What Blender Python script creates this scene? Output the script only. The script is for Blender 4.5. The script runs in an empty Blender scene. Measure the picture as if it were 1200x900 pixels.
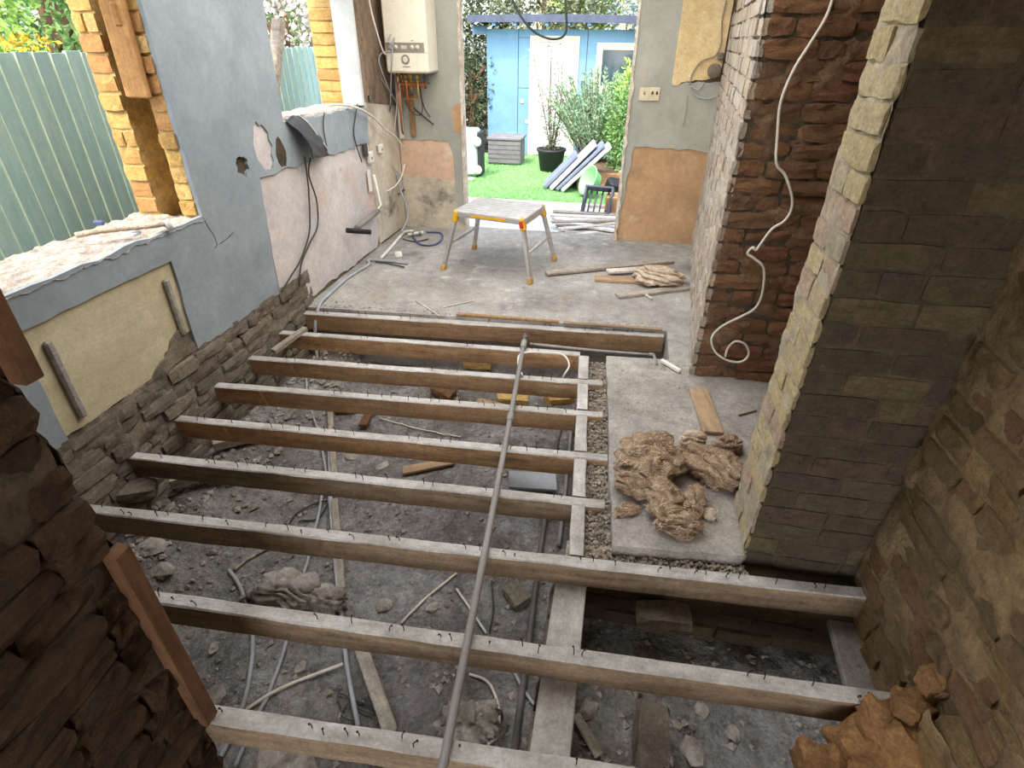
import bpy, bmesh, math, random
from mathutils import Vector, Matrix, noise as mnoise
from mathutils.geometry import tessellate_polygon
sc = bpy.context.scene
col = sc.collection
RND = random.Random(7)
PI = math.pi

# ------------------------------------------------------------------ camera
F = 650.0; CAMH = 1.65
_p = math.atan2(450 - 44, F); _roll = math.radians(0.6); _yaw = math.radians(10.4)
FWD = Vector((-math.sin(_yaw) * math.cos(_p), math.cos(_yaw) * math.cos(_p), -math.sin(_p)))
_r = Vector((math.cos(_yaw), math.sin(_yaw), 0)); _u = _r.cross(FWD)
CR = _r * math.cos(_roll) + _u * math.sin(_roll)
CU = _u * math.cos(_roll) - _r * math.sin(_roll)
CPOS = Vector((0, 0, CAMH))
cd = bpy.data.cameras.new('camera'); cam = bpy.data.objects.new('camera', cd); col.objects.link(cam)
cd.sensor_fit = 'HORIZONTAL'; cd.sensor_width = 36; cd.lens = F / 1200 * 36; cd.clip_start = 0.02; cd.clip_end = 300
m3 = Matrix((CR, CU, -FWD)).transposed()
cam.matrix_world = Matrix.Translation(CPOS) @ m3.to_4x4()
sc.camera = cam
# ------------------------------------------------------------------ world, sun, added fill lights, exposure
W = bpy.data.worlds.new('sky'); sc.world = W; W.use_nodes = True
wn = W.node_tree; wn.nodes.clear()
sky = wn.nodes.new('ShaderNodeTexSky'); sky.sky_type = 'NISHITA'; sky.sun_disc = False
sky.sun_elevation = math.radians(57); sky.sun_rotation = math.radians(190); sky.air_density = 1.0; sky.dust_density = 2.5; sky.ozone_density = 1.0
bg = wn.nodes.new('ShaderNodeBackground'); bg.inputs[1].default_value = 0.72
wo = wn.nodes.new('ShaderNodeOutputWorld'); hs_ = wn.nodes.new('ShaderNodeHueSaturation'); hs_.inputs['Saturation'].default_value = .55; wn.links.new(sky.outputs[0], hs_.inputs['Color']); wn.links.new(hs_.outputs[0], bg.inputs[0]); wn.links.new(bg.outputs[0], wo.inputs[0])
sd = bpy.data.lights.new('sun', 'SUN'); sun = bpy.data.objects.new('sun', sd); col.objects.link(sun)
sd.energy = 2.5; sd.color = (1.0, 0.86, 0.66); sd.angle = math.radians(0.6)
sun.rotation_euler = Vector((0.25, 0.46, -0.86)).to_track_quat('-Z', 'Y').to_euler()
def area(name, loc, target, sx, sy, power, color):
    d = bpy.data.lights.new(name, 'AREA'); d.shape = 'RECTANGLE'; d.size = sx; d.size_y = sy; d.energy = power; d.color = color
    o = bpy.data.objects.new(name, d); col.objects.link(o); o.location = loc
    o.rotation_euler = (Vector(target) - Vector(loc)).to_track_quat('-Z', 'Y').to_euler()
    return o
area('ceiling_lamp', (-0.7, 3.3, 2.46), (-0.7, 3.3, 0), 2.2, 3.2, 72, (1.0, 0.985, 0.965))  # unseen fill light added below the ceiling to brighten the room
area('front_room_window', (0.0, -3.6, 1.5), (-0.2, 2.0, 0.2), 1.8, 1.6, 30, (1.0, 0.95, 0.88))  # added fill behind the camera, standing in for unseen window daylight
sc.view_settings.view_transform = 'Standard'; sc.view_settings.look = 'None'
sc.view_settings.exposure = 0.55; sc.view_settings.gamma = 1.0; sc.view_settings.use_curve_mapping = False

# ------------------------------------------------------------------ measuring helpers (a point seen in the photo, on a plane of the place)
def ray(x, y): return CR * ((x - 600) / F) - CU * ((y - 450) / F) + FWD
def G(x, y, z=0.0):
    d = ray(x, y); return CPOS + d * ((z - CAMH) / d.z)
def onX(x, y, X):
    d = ray(x, y); return CPOS + d * (X / d.x)
def onY(x, y, Y):
    d = ray(x, y); return CPOS + d * (Y / d.y)

# ------------------------------------------------------------------ object helpers
def wm(o):
    b = Matrix.LocRotScale(o.location, o.rotation_euler, o.scale)
    if o.parent: return wm(o.parent) @ o.matrix_parent_inverse @ b
    return b
def par(c, p):
    c.parent = p; c.matrix_parent_inverse = wm(p).inverted(); return c
def tag(o, label=None, cat=None, group=None, kind=None):
    if label: o['label'] = label
    if cat: o['category'] = cat
    if group: o['group'] = group
    if kind: o['kind'] = kind
    return o
def empty(name, loc, label, cat, group=None, kind=None, rz=0):
    o = bpy.data.objects.new(name, None); col.objects.link(o); o.location = loc; o.rotation_euler = (0, 0, rz)
    o.empty_display_size = 0.05
    return tag(o, label, cat, group, kind)
class MB:
    def __init__(s): s.v = []; s.f = []; s.m = []; s.sm = []
    def add(s, vs, fs, mi=0, smooth=False):
        b = len(s.v); s.v += [tuple(x) for x in vs]
        for f in fs: s.f.append(tuple(b + i for i in f)); s.m.append(mi); s.sm.append(smooth)
        return s
    def box(s, lo, hi, mi=0, M=None):
        x0, y0, z0 = lo; x1, y1, z1 = hi
        vs = [Vector(p) for p in ((x0,y0,z0),(x1,y0,z0),(x1,y1,z0),(x0,y1,z0),(x0,y0,z1),(x1,y0,z1),(x1,y1,z1),(x0,y1,z1))]
        if M: vs = [M @ v for v in vs]
        return s.add(vs, [(0,3,2,1),(4,5,6,7),(0,1,5,4),(1,2,6,5),(2,3,7,6),(3,0,4,7)], mi)
    def cbox(s, c, d, ch=0.004, mi=0, M=None, top=None):
        # chamfered box
        hx, hy, hz = d[0]/2, d[1]/2, d[2]/2; ch = min(ch, hx*.9, hy*.9, hz*.9)
        vs = []; idx = {}
        for sx in (-1,1):
            for sy in (-1,1):
                for sz in (-1,1):
                    for ax in range(3):
                        p = [sx*(hx-ch), sy*(hy-ch), sz*(hz-ch)]; p[ax] = (sx*hx, sy*hy, sz*hz)[ax]
                        idx[(sx,sy,sz,ax)] = len(vs); v = Vector(p) + Vector(c); vs.append(M @ v if M else v)
        def q(*k): return tuple(idx[i] for i in k)
        fs = []; ms = []
        def put(f, n, mm=None):
            a = [vs[i] for i in f]; nn = (a[1]-a[0]).cross(a[2]-a[0]); w = (M.to_3x3() @ Vector(n)) if M else Vector(n)
            if nn.dot(w) < 0: f = tuple(reversed(f))
            fs.append(f); ms.append(mi if mm is None else mm)
        for g in (-1,1):
            put(q((g,-1,-1,0),(g,1,-1,0),(g,1,1,0),(g,-1,1,0)), (g,0,0))
            put(q((-1,g,-1,1),(1,g,-1,1),(1,g,1,1),(-1,g,1,1)), (0,g,0))
            put(q((-1,-1,g,2),(1,-1,g,2),(1,1,g,2),(-1,1,g,2)), (0,0,g), top if g > 0 else None)
        for a in (-1,1):
            for b in (-1,1):
                put(q((a,b,-1,0),(a,b,1,0),(a,b,1,1),(a,b,-1,1)), (a,b,0))
                put(q((a,-1,b,0),(a,1,b,0),(a,1,b,2),(a,-1,b,2)), (a,0,b), top if b > 0 else None)
                put(q((-1,a,b,1),(1,a,b,1),(1,a,b,2),(-1,a,b,2)), (0,a,b), top if b > 0 else None)
                for c2 in (-1,1): put(q((a,b,c2,0),(a,b,c2,1),(a,b,c2,2)), (a,b,c2))
        b0 = len(s.v); s.v += [tuple(x) for x in vs]
        for f, mm in zip(fs, ms): s.f.append(tuple(b0+i for i in f)); s.m.append(mm); s.sm.append(False)
        return s
    def tube(s, pts, r, n=8, mi=0, cap=True, rr=None):
        pts = [Vector(p) for p in pts]; N = len(pts); b = len(s.v)
        t0 = (pts[1]-pts[0]).normalized(); nx = t0.orthogonal().normalized()
        for i, p in enumerate(pts):
            t = (pts[min(i+1,N-1)] - pts[max(i-1,0)]).normalized()
            nx = (nx - t*nx.dot(t)); nx = nx.normalized() if nx.length > 1e-6 else t.orthogonal().normalized()
            ny = t.cross(nx); ra = rr[i] if rr else r
            for k in range(n):
                a = 2*PI*k/n; s.v.append(tuple(p + nx*(math.cos(a)*ra) + ny*(math.sin(a)*ra)))
        for i in range(N-1):
            for k in range(n):
                k2 = (k+1) % n
                s.f.append((b+i*n+k, b+i*n+k2, b+(i+1)*n+k2, b+(i+1)*n+k)); s.m.append(mi); s.sm.append(True)
        if cap:
            s.f.append(tuple(b+k for k in reversed(range(n)))); s.m.append(mi); s.sm.append(False)
            s.f.append(tuple(b+(N-1)*n+k for k in range(n))); s.m.append(mi); s.sm.append(False)
        return s
    def prism(s, loops, mapf, depth, mi=0, side=None):
        # loops: outer + holes in (u,v); mapf(u,v,d) -> 3D, d from 0 (front) to depth (back)
        side = mi if side is None else side
        flat = [p for L in loops for p in L]
        tr = tessellate_polygon([[Vector((p[0], p[1], 0)) for p in L] for L in loops])
        b = len(s.v); n = len(flat)
        s.v += [tuple(mapf(p[0], p[1], 0)) for p in flat] + [tuple(mapf(p[0], p[1], depth)) for p in flat]
        for t in tr:
            s.f.append(tuple(b+i for i in t)); s.m.append(mi); s.sm.append(False)
            s.f.append(tuple(b+n+i for i in reversed(t))); s.m.append(mi); s.sm.append(False)
        o = 0
        for L in loops:
            k = len(L)
            for i in range(k):
                j = (i+1) % k
                s.f.append((b+o+i, b+o+j, b+n+o+j, b+n+o+i)); s.m.append(side); s.sm.append(False)
            o += k
        return s
    def lathe(s, prof, c, n=20, mi=0, M=None, smooth=True):
        b = len(s.v)
        for (r, z) in prof:
            for k in range(n):
                a = 2*PI*k/n; v = Vector((r*math.cos(a), r*math.sin(a), z))
                if M: v = M @ v
                s.v.append(tuple(v + Vector(c)))
        for i in range(len(prof)-1):
            for k in range(n):
                k2 = (k+1) % n
                s.f.append((b+i*n+k, b+i*n+k2, b+(i+1)*n+k2, b+(i+1)*n+k)); s.m.append(mi); s.sm.append(smooth)
        return s
    def build(s, name, mats, parent=None, fix=False):
        me = bpy.data.meshes.new(name); me.from_pydata(s.v, [], s.f)
        if not isinstance(mats, (list, tuple)): mats = [mats]
        for m in mats: me.materials.append(m)
        me.polygons.foreach_set('material_index', s.m); me.polygons.foreach_set('use_smooth', s.sm)
        if fix:
            bm = bmesh.new(); bm.from_mesh(me); bmesh.ops.recalc_face_normals(bm, faces=bm.faces); bm.to_mesh(me); bm.free()
        me.update()
        o = bpy.data.objects.new(name, me); col.objects.link(o)
        if parent: par(o, parent)
        return o
def meshobj(name, me, parent=None, M=None):
    o = bpy.data.objects.new(name, me); col.objects.link(o)
    if M is not None: o.matrix_basis = M
    if parent: par(o, parent)
    return o
def spline(pts, n=6):
    P = [Vector(p) for p in pts]; out = []
    for i in range(len(P)-1):
        p0 = P[max(i-1,0)]; p1 = P[i]; p2 = P[i+1]; p3 = P[min(i+2,len(P)-1)]
        for k in range(n):
            t = k/n
            out.append(0.5*((2*p1) + (p2-p0)*t + (2*p0-5*p1+4*p2-p3)*t*t + (3*p1-p0-3*p2+p3)*t*t*t))
    out.append(P[-1]); return out
def jag(p0, p1, n, amp, rnd=RND):
    out = []
    for i in range(n):
        t = i/n; dx, dy = p1[0]-p0[0], p1[1]-p0[1]; L = math.hypot(dx, dy) or 1
        k = rnd.uniform(-amp, amp) if i else 0
        out.append((p0[0]+dx*t - dy/L*k, p0[1]+dy*t + dx/L*k))
    return out
def blobpoly(c, rx, ry, n=18, amp=0.25, rnd=RND):
    return [(c[0]+rx*math.cos(2*PI*i/n)*(1+rnd.uniform(-amp,amp)), c[1]+ry*math.sin(2*PI*i/n)*(1+rnd.uniform(-amp,amp))) for i in range(n)]

# ------------------------------------------------------------------ materials
def srgb(r, g, b):
    f = lambda c: (c/255/12.92) if c/255 <= 0.04045 else ((c/255+0.055)/1.055)**2.4
    return (f(r), f(g), f(b), 1)
def mat(name, c1, c2=None, scale=6, detail=6, rough=0.85, bump=0.3, bscale=None, bdist=0.01, stains=(), rand=None, stretch=None, metal=0, space='Object', spec=0.3, lo=0.35, hi=0.65, grain=None, gscale=90):
    m = bpy.data.materials.new(name); m.use_nodes = True; nt = m.node_tree; N = nt.nodes; L = nt.links; N.clear()
    out = N.new('ShaderNodeOutputMaterial'); b = N.new('ShaderNodeBsdfPrincipled'); L.new(b.outputs[0], out.inputs[0])
    b.inputs['Roughness'].default_value = rough; b.inputs['Metallic'].default_value = metal; b.inputs['Specular IOR Level'].default_value = spec
    tc = N.new('ShaderNodeTexCoord'); vec = tc.outputs[space]
    if space == 'World':
        pass
    if stretch:
        mp = N.new('ShaderNodeMapping'); mp.inputs['Scale'].default_value = stretch; L.new(vec, mp.inputs[0]); vec = mp.outputs[0]
    oi = N.new('ShaderNodeObjectInfo'); mu = N.new('ShaderNodeMath'); mu.operation = 'MULTIPLY'; mu.inputs[1].default_value = 37; L.new(oi.outputs['Random'], mu.inputs[0])
    def noise(sc_, det=detail, off=0.0, r=0.6):
        n = N.new('ShaderNodeTexNoise'); n.noise_dimensions = '4D'; n.inputs['Scale'].default_value = sc_; n.inputs['Detail'].default_value = det; n.inputs['Roughness'].default_value = r
        L.new(vec, n.inputs['Vector'])
        a = N.new('ShaderNodeMath'); a.inputs[1].default_value = off; L.new(mu.outputs[0], a.inputs[0]); L.new(a.outputs[0], n.inputs['W'])
        return n.outputs['Fac']
    def remap(x, lo_, hi_):
        r = N.new('ShaderNodeMapRange'); r.inputs[1].default_value = lo_; r.inputs[2].default_value = hi_; L.new(x, r.inputs[0]); return r.outputs[0]
    def mix(f, a, c):
        x = N.new('ShaderNodeMix'); x.data_type = 'RGBA'
        if isinstance(f, float): x.inputs[0].default_value = f
        else: L.new(f, x.inputs[0])
        for i, k in ((6, a), (7, c)):
            if isinstance(k, tuple): x.inputs[i].default_value = k
            else: L.new(k, x.inputs[i])
        return x.outputs[2]
    cur = c1
    if rand:
        rp = N.new('ShaderNodeValToRGB'); rp.color_ramp.interpolation = 'CONSTANT'
        els = rp.color_ramp.elements; els[0].color = rand[0]; els[1].position = 1/len(rand); els[1].color = rand[1]
        for i in range(2, len(rand)):
            e = els.new(i/len(rand)); e.color = rand[i]
        L.new(oi.outputs['Random'], rp.inputs[0]); cur = rp.outputs[0]
    if c2:
        cur = mix(remap(noise(scale), lo, hi), cur, c2)
    for (c, s_, l_, h_) in stains:
        cur = mix(remap(noise(s_, 8, 11.3 + s_, 0.65), l_, h_), cur, c)
    if grain is None: grain = .45 if rough >= .84 else .12
    if grain:
        ge = N.new('ShaderNodeNewGeometry')
        def gn(s_):
            n = N.new('ShaderNodeTexNoise'); n.inputs['Scale'].default_value = s_; n.inputs['Detail'].default_value = 6; n.inputs['Roughness'].default_value = .75
            L.new(ge.outputs['Position'], n.inputs['Vector']); return n.outputs['Fac']
        ad = N.new('ShaderNodeMath'); ad.operation = 'ADD'; L.new(gn(gscale), ad.inputs[0]); L.new(gn(gscale*.22), ad.inputs[1])
        r = N.new('ShaderNodeMapRange'); r.inputs[1].default_value = .72; r.inputs[2].default_value = 1.28; r.inputs[3].default_value = 1-grain; r.inputs[4].default_value = 1+grain*.7; L.new(ad.outputs[0], r.inputs[0])
        vm = N.new('ShaderNodeVectorMath'); vm.operation = 'SCALE'
        if isinstance(cur, tuple): vm.inputs[0].default_value = cur[:3]
        else: L.new(cur, vm.inputs[0])
        L.new(r.outputs[0], vm.inputs['Scale']); cur = vm.outputs[0]
    if isinstance(cur, tuple): b.inputs['Base Color'].default_value = cur
    else: L.new(cur, b.inputs['Base Color'])
    if bump:
        bp = N.new('ShaderNodeBump'); bp.inputs['Strength'].default_value = bump; bp.inputs['Distance'].default_value = bdist
        L.new(noise(bscale or scale*3, 8, 5.0, 0.65), bp.inputs['Height']); L.new(bp.outputs[0], b.inputs['Normal'])
    return m
S = srgb
M = {}
M['plaster'] = mat('plaster_blue_grey', S(156,164,168), S(138,147,152), 3, rough=.7, bump=.15, bscale=25, stains=[(S(166,171,171), 1.6, .55, .8), (S(110,116,120), 9, .66, .8)], grain=.14, gscale=40)
M['plaster_back'] = mat('plaster_sage_grey', S(172,172,160), S(152,153,143), 2.5, rough=.75, bump=.15, bscale=25, stains=[(S(196,170,138), 5, .66, .8)])
M['plaster_pale'] = mat('plaster_pale_pink', S(216,206,200), S(192,184,182), 2.2, rough=.85, bump=.2, bscale=20, stains=[(S(204,172,152), 2.5, .54, .75), (S(124,118,114), 5, .62, .78), (S(96,90,88), 1.6, .66, .8)], grain=.2, gscale=40)
M['plaster_dirty'] = mat('plaster_brown_mouldy', S(150,128,106), S(112,94,78), 4, rough=.9, bump=.3, bscale=20, stains=[(S(40,34,32), 4, .52, .7)], stretch=(1, 1, .35))
M['plaster_bare'] = mat('plaster_yellow_bare', S(210,199,166), S(190,177,143), 4, rough=.9, bump=.2, bscale=40, stretch=(1, .35, 1.6), stains=[(S(160,148,118), 2.5, .58, .8)], grain=.2)
M['plaster_pink'] = mat('plaster_pink_bare', S(222,188,162), S(204,170,146), 5, rough=.9, bump=.2, bscale=30, stains=[(S(228,212,190), 4, .55, .7)], grain=.2)
M['plaster_cream'] = mat('plaster_cream_mould', S(216,206,186), S(194,182,162), 4, rough=.9, bump=.2, bscale=30, stains=[(S(150,138,124), 2.0, .5, .7), (S(66,60,56), 2.7, .55, .70)], grain=.25)
M['plaster_orange'] = mat('plaster_orange_bare', S(190,154,116), S(170,134,98), 3.5, rough=.9, bump=.25, bscale=40, stains=[(S(150,126,98), 3, .54, .72), (S(206,178,144), 6, .58, .74)], grain=.22)
M['lath_yellow'] = mat('board_yellow_bare', S(220,196,150), S(198,172,124), 5, rough=.9, bump=.3, bscale=30, stains=[(S(130,102,66), 14, .64, .74)], stretch=(1,1,.5), grain=.3)
M['sill'] = mat('mortar_white_rough', S(206,196,184), S(150,140,130), 14, rough=.95, bump=.9, bscale=50, bdist=.02, stretch=(1.5, .6, 1), stains=[(S(120,110,100), 10, .60, .72)], grain=.5)
M['mortar'] = mat('mortar_grey_brown', S(140,128,113), S(106,95,82), 8, rough=.95, bump=.8, bscale=45, bdist=.015)
M['mortar_dark'] = mat('mortar_dark', S(96,82,66), S(74,63,51), 8, rough=.95, bump=.8, bscale=45, bdist=.015)
M['mortar_yellow'] = mat('mortar_yellow_brown', S(154,130,96), S(122,102,74), 6, rough=.95, bump=.9, bscale=35, bdist=.02, stains=[(S(176,142,88), 4, .58, .75), (S(108,92,70), 7, .6, .76)])
M['mortar_pale'] = mat('mortar_pale', S(184,171,148), S(152,139,120), 9, rough=.95, bump=.7, bscale=45)
M['mortar_brown'] = mat('mortar_sooty_brown', S(150,118,90), S(112,88,68), 6, rough=.97, bump=1, bscale=35, bdist=.03, stains=[(S(88,70,57), 5, .58, .74), (S(170,138,104), 8, .62, .76)])
bs = [(S(150,138,112), 5, .60, .74), (S(60,50,40), 9, .64, .76)]
M['brick_pier'] = mat('brick_stock_brown', S(96,84,67), S(78,68,54), 5, rough=.92, bump=.7, bscale=40, stains=[(S(128,114,90), 5, .62, .78), (S(56,47,38), 6, .60, .76)], rand=[S(96,84,65), S(90,76,61), S(108,96,70), S(86,75,63), S(96,79,67), S(84,72,58)], lo=.4, hi=.8)
M['brick_side'] = mat('brick_cut_pale', S(198,181,146), S(166,151,123), 7, rough=.95, bump=.9, bscale=35, stains=[(S(196,183,161), 6, .56, .72)], rand=[S(204,186,146), S(196,168,146), S(194,179,152), S(206,188,144), S(186,172,148), S(202,182,138)], lo=.45, hi=.85)
M['brick_brown'] = mat('brick_sooty_brown', S(172,130,96), S(136,102,76), 4, rough=.95, bump=1, bscale=30, bdist=.03, stains=[(S(188,154,116), 6, .60, .78), (S(102,80,62), 4, .58, .76)], rand=[S(168,126,90), S(176,130,92), S(160,122,90), S(172,124,86), S(174,118,92), S(154,118,90)], lo=.42, hi=.8)
M['brick_white'] = mat('brick_limewashed', S(200,187,172), S(166,152,138), 6, rough=.95, bump=.8, bscale=40, stains=[(S(166,136,110), 6, .58, .74)], rand=[S(202,190,176), S(190,178,166), S(200,182,160), S(182,166,150)], lo=.45, hi=.85)  # whitish bricks, paler than those on the front of the stack
M['brick_yellow'] = mat('brick_yellow_rough', S(166,138,98), S(134,110,80), 5, rough=.95, bump=1, bscale=30, bdist=.02, stains=[(S(182,148,92), 5, .60, .76), (S(98,80,60), 8, .62, .78)], rand=[S(162,136,94), S(150,126,92), S(170,138,92), S(144,122,92), S(160,122,90)], lo=.42, hi=.8)
M['brick_lump'] = mat('brick_broken_brown', S(104,80,58), S(82,62,46), 4, rough=.97, bump=1, bscale=25, bdist=.025, stains=[(S(120,94,68), 6, .60, .76), (S(64,50,38), 5, .6, .76)], rand=[S(104,80,58), S(98,74,54), S(110,84,60), S(92,72,54)], lo=.42, hi=.8)
M['brick_reveal'] = mat('brick_london_stock', S(208,168,98), S(176,134,78), 8, rough=.92, bump=.6, bscale=40, stains=[(S(150,96,62), 6, .64, .76)], rand=[S(214,176,104), S(200,160,96), S(220,186,120), S(196,146,92)], lo=.45, hi=.85)
M['mortar_stock'] = mat('mortar_stock', S(216,186,130), S(180,148,96), 9, rough=.95, bump=.6, bscale=45)
M['brick_base'] = mat('brick_dusty_grey', S(156,143,128), S(126,114,101), 5, rough=.97, bump=.9, bscale=30, bdist=.02, stains=[(S(94,83,72), 6, .60, .76), (S(178,166,150), 7, .6, .74)], rand=[S(156,143,127), S(144,130,115), S(164,151,133), S(136,121,106)], lo=.42, hi=.8)
M['brick_orange'] = mat('brick_orange_broken', S(208,160,106), S(172,126,82), 7, rough=.97, bump=1, bscale=35, bdist=.02, stains=[(S(216,156,120), 5, .6, .74)])
M['joist'] = mat('joist_pine_brown', S(186,152,114), S(146,116,86), 3.5, rough=.85, bump=.4, bscale=14, bdist=.004, stretch=(1, 9, 9), stains=[(S(104,82,62), 1.2, .52, .72), (S(208,176,136), 2.2, .60, .78)], rand=[S(182,150,112), S(192,154,112), S(172,140,106), S(188,148,106)], grain=.4)
M['joist_old'] = mat('joist_pine_dusty', S(158,136,110), S(122,104,83), 3.5, rough=.9, bump=.4, bscale=14, bdist=.004, stretch=(1, 9, 9), stains=[(S(84,71,57), 1.2, .52, .72)], grain=.4)
M['dust'] = mat('dusty_wood_top', S(190,186,180), S(158,152,144), 5, rough=.95, bump=.4, bscale=30, stretch=(1, 3, 3), stains=[(S(128,116,102), 3, .58, .76), (S(206,203,199), 2, .56, .7)], grain=.35)  # dusty tops, with the sky light on them also put into the colour
M['wood'] = mat('wood_offcut', S(182,154,122), S(148,123,95), 4, rough=.85, bump=.3, bscale=16, stretch=(1, 8, 8), stains=[(S(104,84,66), 2.5, .60, .76)], grain=.3)
M['wood_grey'] = mat('wood_grey_weathered', S(178,168,154), S(140,130,118), 4, rough=.9, bump=.3, bscale=16, stretch=(1, 8, 8), stains=[(S(96,86,76), 2.5, .62, .76)])
M['wood_orange'] = mat('wood_orange', S(170,136,98), S(138,106,74), 5, rough=.85, bump=.3, bscale=16, stretch=(6, 6, 1), stains=[(S(110,82,56), 4, .60, .76)], grain=.35)
M['wood_red'] = mat('wood_reddish_batten', S(122,88,62), S(96,68,48), 5, rough=.85, bump=.4, bscale=16, stretch=(1, 8, 8), grain=.3)
M['rust'] = mat('nail_rust', S(64,50,42), S(40,32,28), 40, rough=.7, bump=.2, metal=.4)
M['concrete'] = mat('concrete_dusty', S(172,167,160), S(142,137,130), 1.8, rough=.92, bump=.5, bscale=26, bdist=.012, stains=[(S(108,104,101), 2.2, .54, .74), (S(194,190,184), 6, .58, .72), (S(150,126,100), 1.1, .60, .8)], grain=.35, gscale=60)
M['hearth'] = mat('hearth_concrete', S(170,164,156), S(142,136,128), 5, rough=.95, bump=.6, bscale=40, stains=[(S(112,104,96), 5, .62, .76)])
M['soil'] = mat('soil_dusty', S(172,169,166), S(122,117,113), 3, rough=.98, bump=1, bscale=34, bdist=.04, stains=[(S(96,82,70), .9, .50, .66), (S(198,195,192), 5, .60, .74), (S(84,74,66), 6, .62, .72)], grain=.65, gscale=60)
M['stone'] = mat('rubble_stone', S(178,170,160), S(132,124,115), 18, rough=.95, bump=.5, bscale=60, stains=[(S(112,90,74), 9, .6, .7)])
M['gravel'] = mat('gravel_grey_brown', S(182,170,154), S(130,119,107), 22, rough=.95, bump=.5, bscale=70)
M['pipe'] = mat('pipe_grey_plastic', S(150,146,142), S(126,120,114), 5, rough=.6, bump=.1, bscale=40, stretch=(4, .5, 4))
M['pipe_dark'] = mat('pipe_dark_steel', S(110,104,100), S(80,74,70), 8, rough=.6, bump=.2, bscale=40)
M['cable_white'] = mat('cable_white', S(226,220,208), S(200,192,178), 12, rough=.6, bump=0)
M['cable_grey'] = mat('cable_grey', S(176,178,182), S(150,152,156), 12, rough=.6, bump=0)
M['cable_dark'] = mat('cable_dark', S(74,72,70), S(56,54,52), 12, rough=.6, bump=0)
M['cable_blue'] = mat('hose_blue', S(84,96,140), S(64,76,120), 12, rough=.5, bump=0)
M['black'] = mat('plastic_black', S(38,38,40), S(28,28,30), 10, rough=.5, bump=.1)
M['sheet'] = mat('membrane_dark_grey', S(58,60,64), S(84,86,90), 5, rough=.5, bump=.4, bscale=12, stains=[(S(120,120,122), 9, .66, .74)])
M['alu'] = mat('aluminium_worn', S(196,194,190), S(170,166,160), 8, rough=.45, bump=.1, bscale=40, metal=.35, stains=[(S(210,206,200), 12, .58, .7)])
M['alu_top'] = mat('aluminium_tread_dusty', S(206,202,198), S(176,172,168), 9, rough=.7, bump=.4, bscale=60, metal=.2)
M['yellow'] = mat('plastic_yellow', S(232,178,40), S(206,150,30), 10, rough=.5, bump=.1)
M['foot'] = mat('rubber_foot_orange', S(206,160,90), S(170,130,76), 10, rough=.7, bump=.1)
M['red'] = mat('sticker_red', S(200,50,40), S(170,40,36), 20, rough=.5, bump=0)
M['insul'] = mat('insulation_brown_wool', S(194,168,142), S(154,128,104), 7, rough=1, bump=1, bscale=60, bdist=.03, stains=[(S(222,204,182), 7, .54, .72), (S(120,96,76), 4, .58, .74)], spec=.05, grain=.5, gscale=160)
M['insul_pale'] = mat('insulation_pale_wool', S(238,222,202), S(214,192,168), 12, rough=1, bump=1, bscale=70, bdist=.03, spec=.05, grain=.4, gscale=140)
M['boiler'] = mat('boiler_white_enamel', S(236,228,206), S(230,222,200), 2, rough=.35, bump=0, spec=.5)
M['boiler_strip'] = mat('boiler_strip_grey', S(150,140,124), S(140,130,116), 6, rough=.5, bump=0)
M['boiler_dial'] = mat('boiler_dial_pale', S(206,198,180), None, rough=.4, bump=0)
M['copper'] = mat('copper_pipe', S(200,120,74), S(150,86,54), 20, rough=.35, bump=.1, metal=.8)
M['brass'] = mat('brass_fitting', S(214,180,110), S(170,136,80), 20, rough=.4, bump=.1, metal=.7)
M['white_plastic'] = mat('plastic_white', S(232,228,218), S(214,208,198), 10, rough=.45, bump=0)
M['socket'] = mat('socket_cream', S(214,200,170), S(196,182,152), 10, rough=.5, bump=0)
M['white_paint'] = mat('paint_white', S(212,214,210), S(198,199,194), 6, rough=.6, bump=.1)
M['trim_edge'] = mat('plaster_edge_white', S(222,212,198), S(186,168,146), 12, rough=.9, bump=.8, bscale=30)
M['fence'] = mat('fence_teal_paint', S(190,222,216), S(174,210,206), 4, rough=.7, bump=.2, bscale=14, stretch=(8, 8, 1), rand=[S(192,224,218), S(186,220,216), S(196,226,218), S(190,222,214)], stains=[(S(206,226,210), 2, .6, .76)], grain=.1)
M['fence_edge'] = mat('fence_edge_pale', S(228,234,206), S(200,214,190), 8, rough=.8, bump=.2, stretch=(8, 8, 1))  # sun catching the board edges is put into this paler colour
M['shed'] = mat('shed_blue_paint', S(120,158,182), S(108,146,172), 2, rough=.7, bump=.1, bscale=20)
M['shed_grey'] = mat('shed_roof_felt', S(84,90,108), S(70,76,92), 8, rough=.8, bump=.3)
M['shed_window'] = mat('window_glass_dark', S(60,76,84), None, rough=.1, bump=0, spec=.6)
M['upvc'] = mat('door_white_upvc', S(206,209,214), None, rough=.35, bump=0)
M['turf'] = mat('artificial_turf', S(132,176,116), S(104,150,90), 30, rough=.95, bump=.8, bscale=200, bdist=.01, stains=[(S(150,186,122), 3, .56, .74)])
M['grass'] = mat('grass_blade', S(140,184,122), S(116,162,100), 3, rough=.9, bump=0, grain=0)
M['patio'] = mat('patio_pale_stone', S(226,224,219), S(204,202,198), 3, rough=.9, bump=.4, bscale=20)
M['earth'] = mat('garden_earth', S(112,96,76), S(84,72,58), 4, rough=.98, bump=.6, bscale=30)
M['leaf'] = mat('leaf', S(126, 160, 94), S(96, 134, 72), 2, rough=.6, bump=0, stains=[(S(150,160,110), 3, .6, .72)], grain=0)
M['leaf_dark'] = mat('leaf_dark', S(92, 104, 74), S(66, 80, 56), 2, rough=.6, bump=0, stains=[(S(150,160,110), 3, .6, .72)], grain=0)
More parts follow.
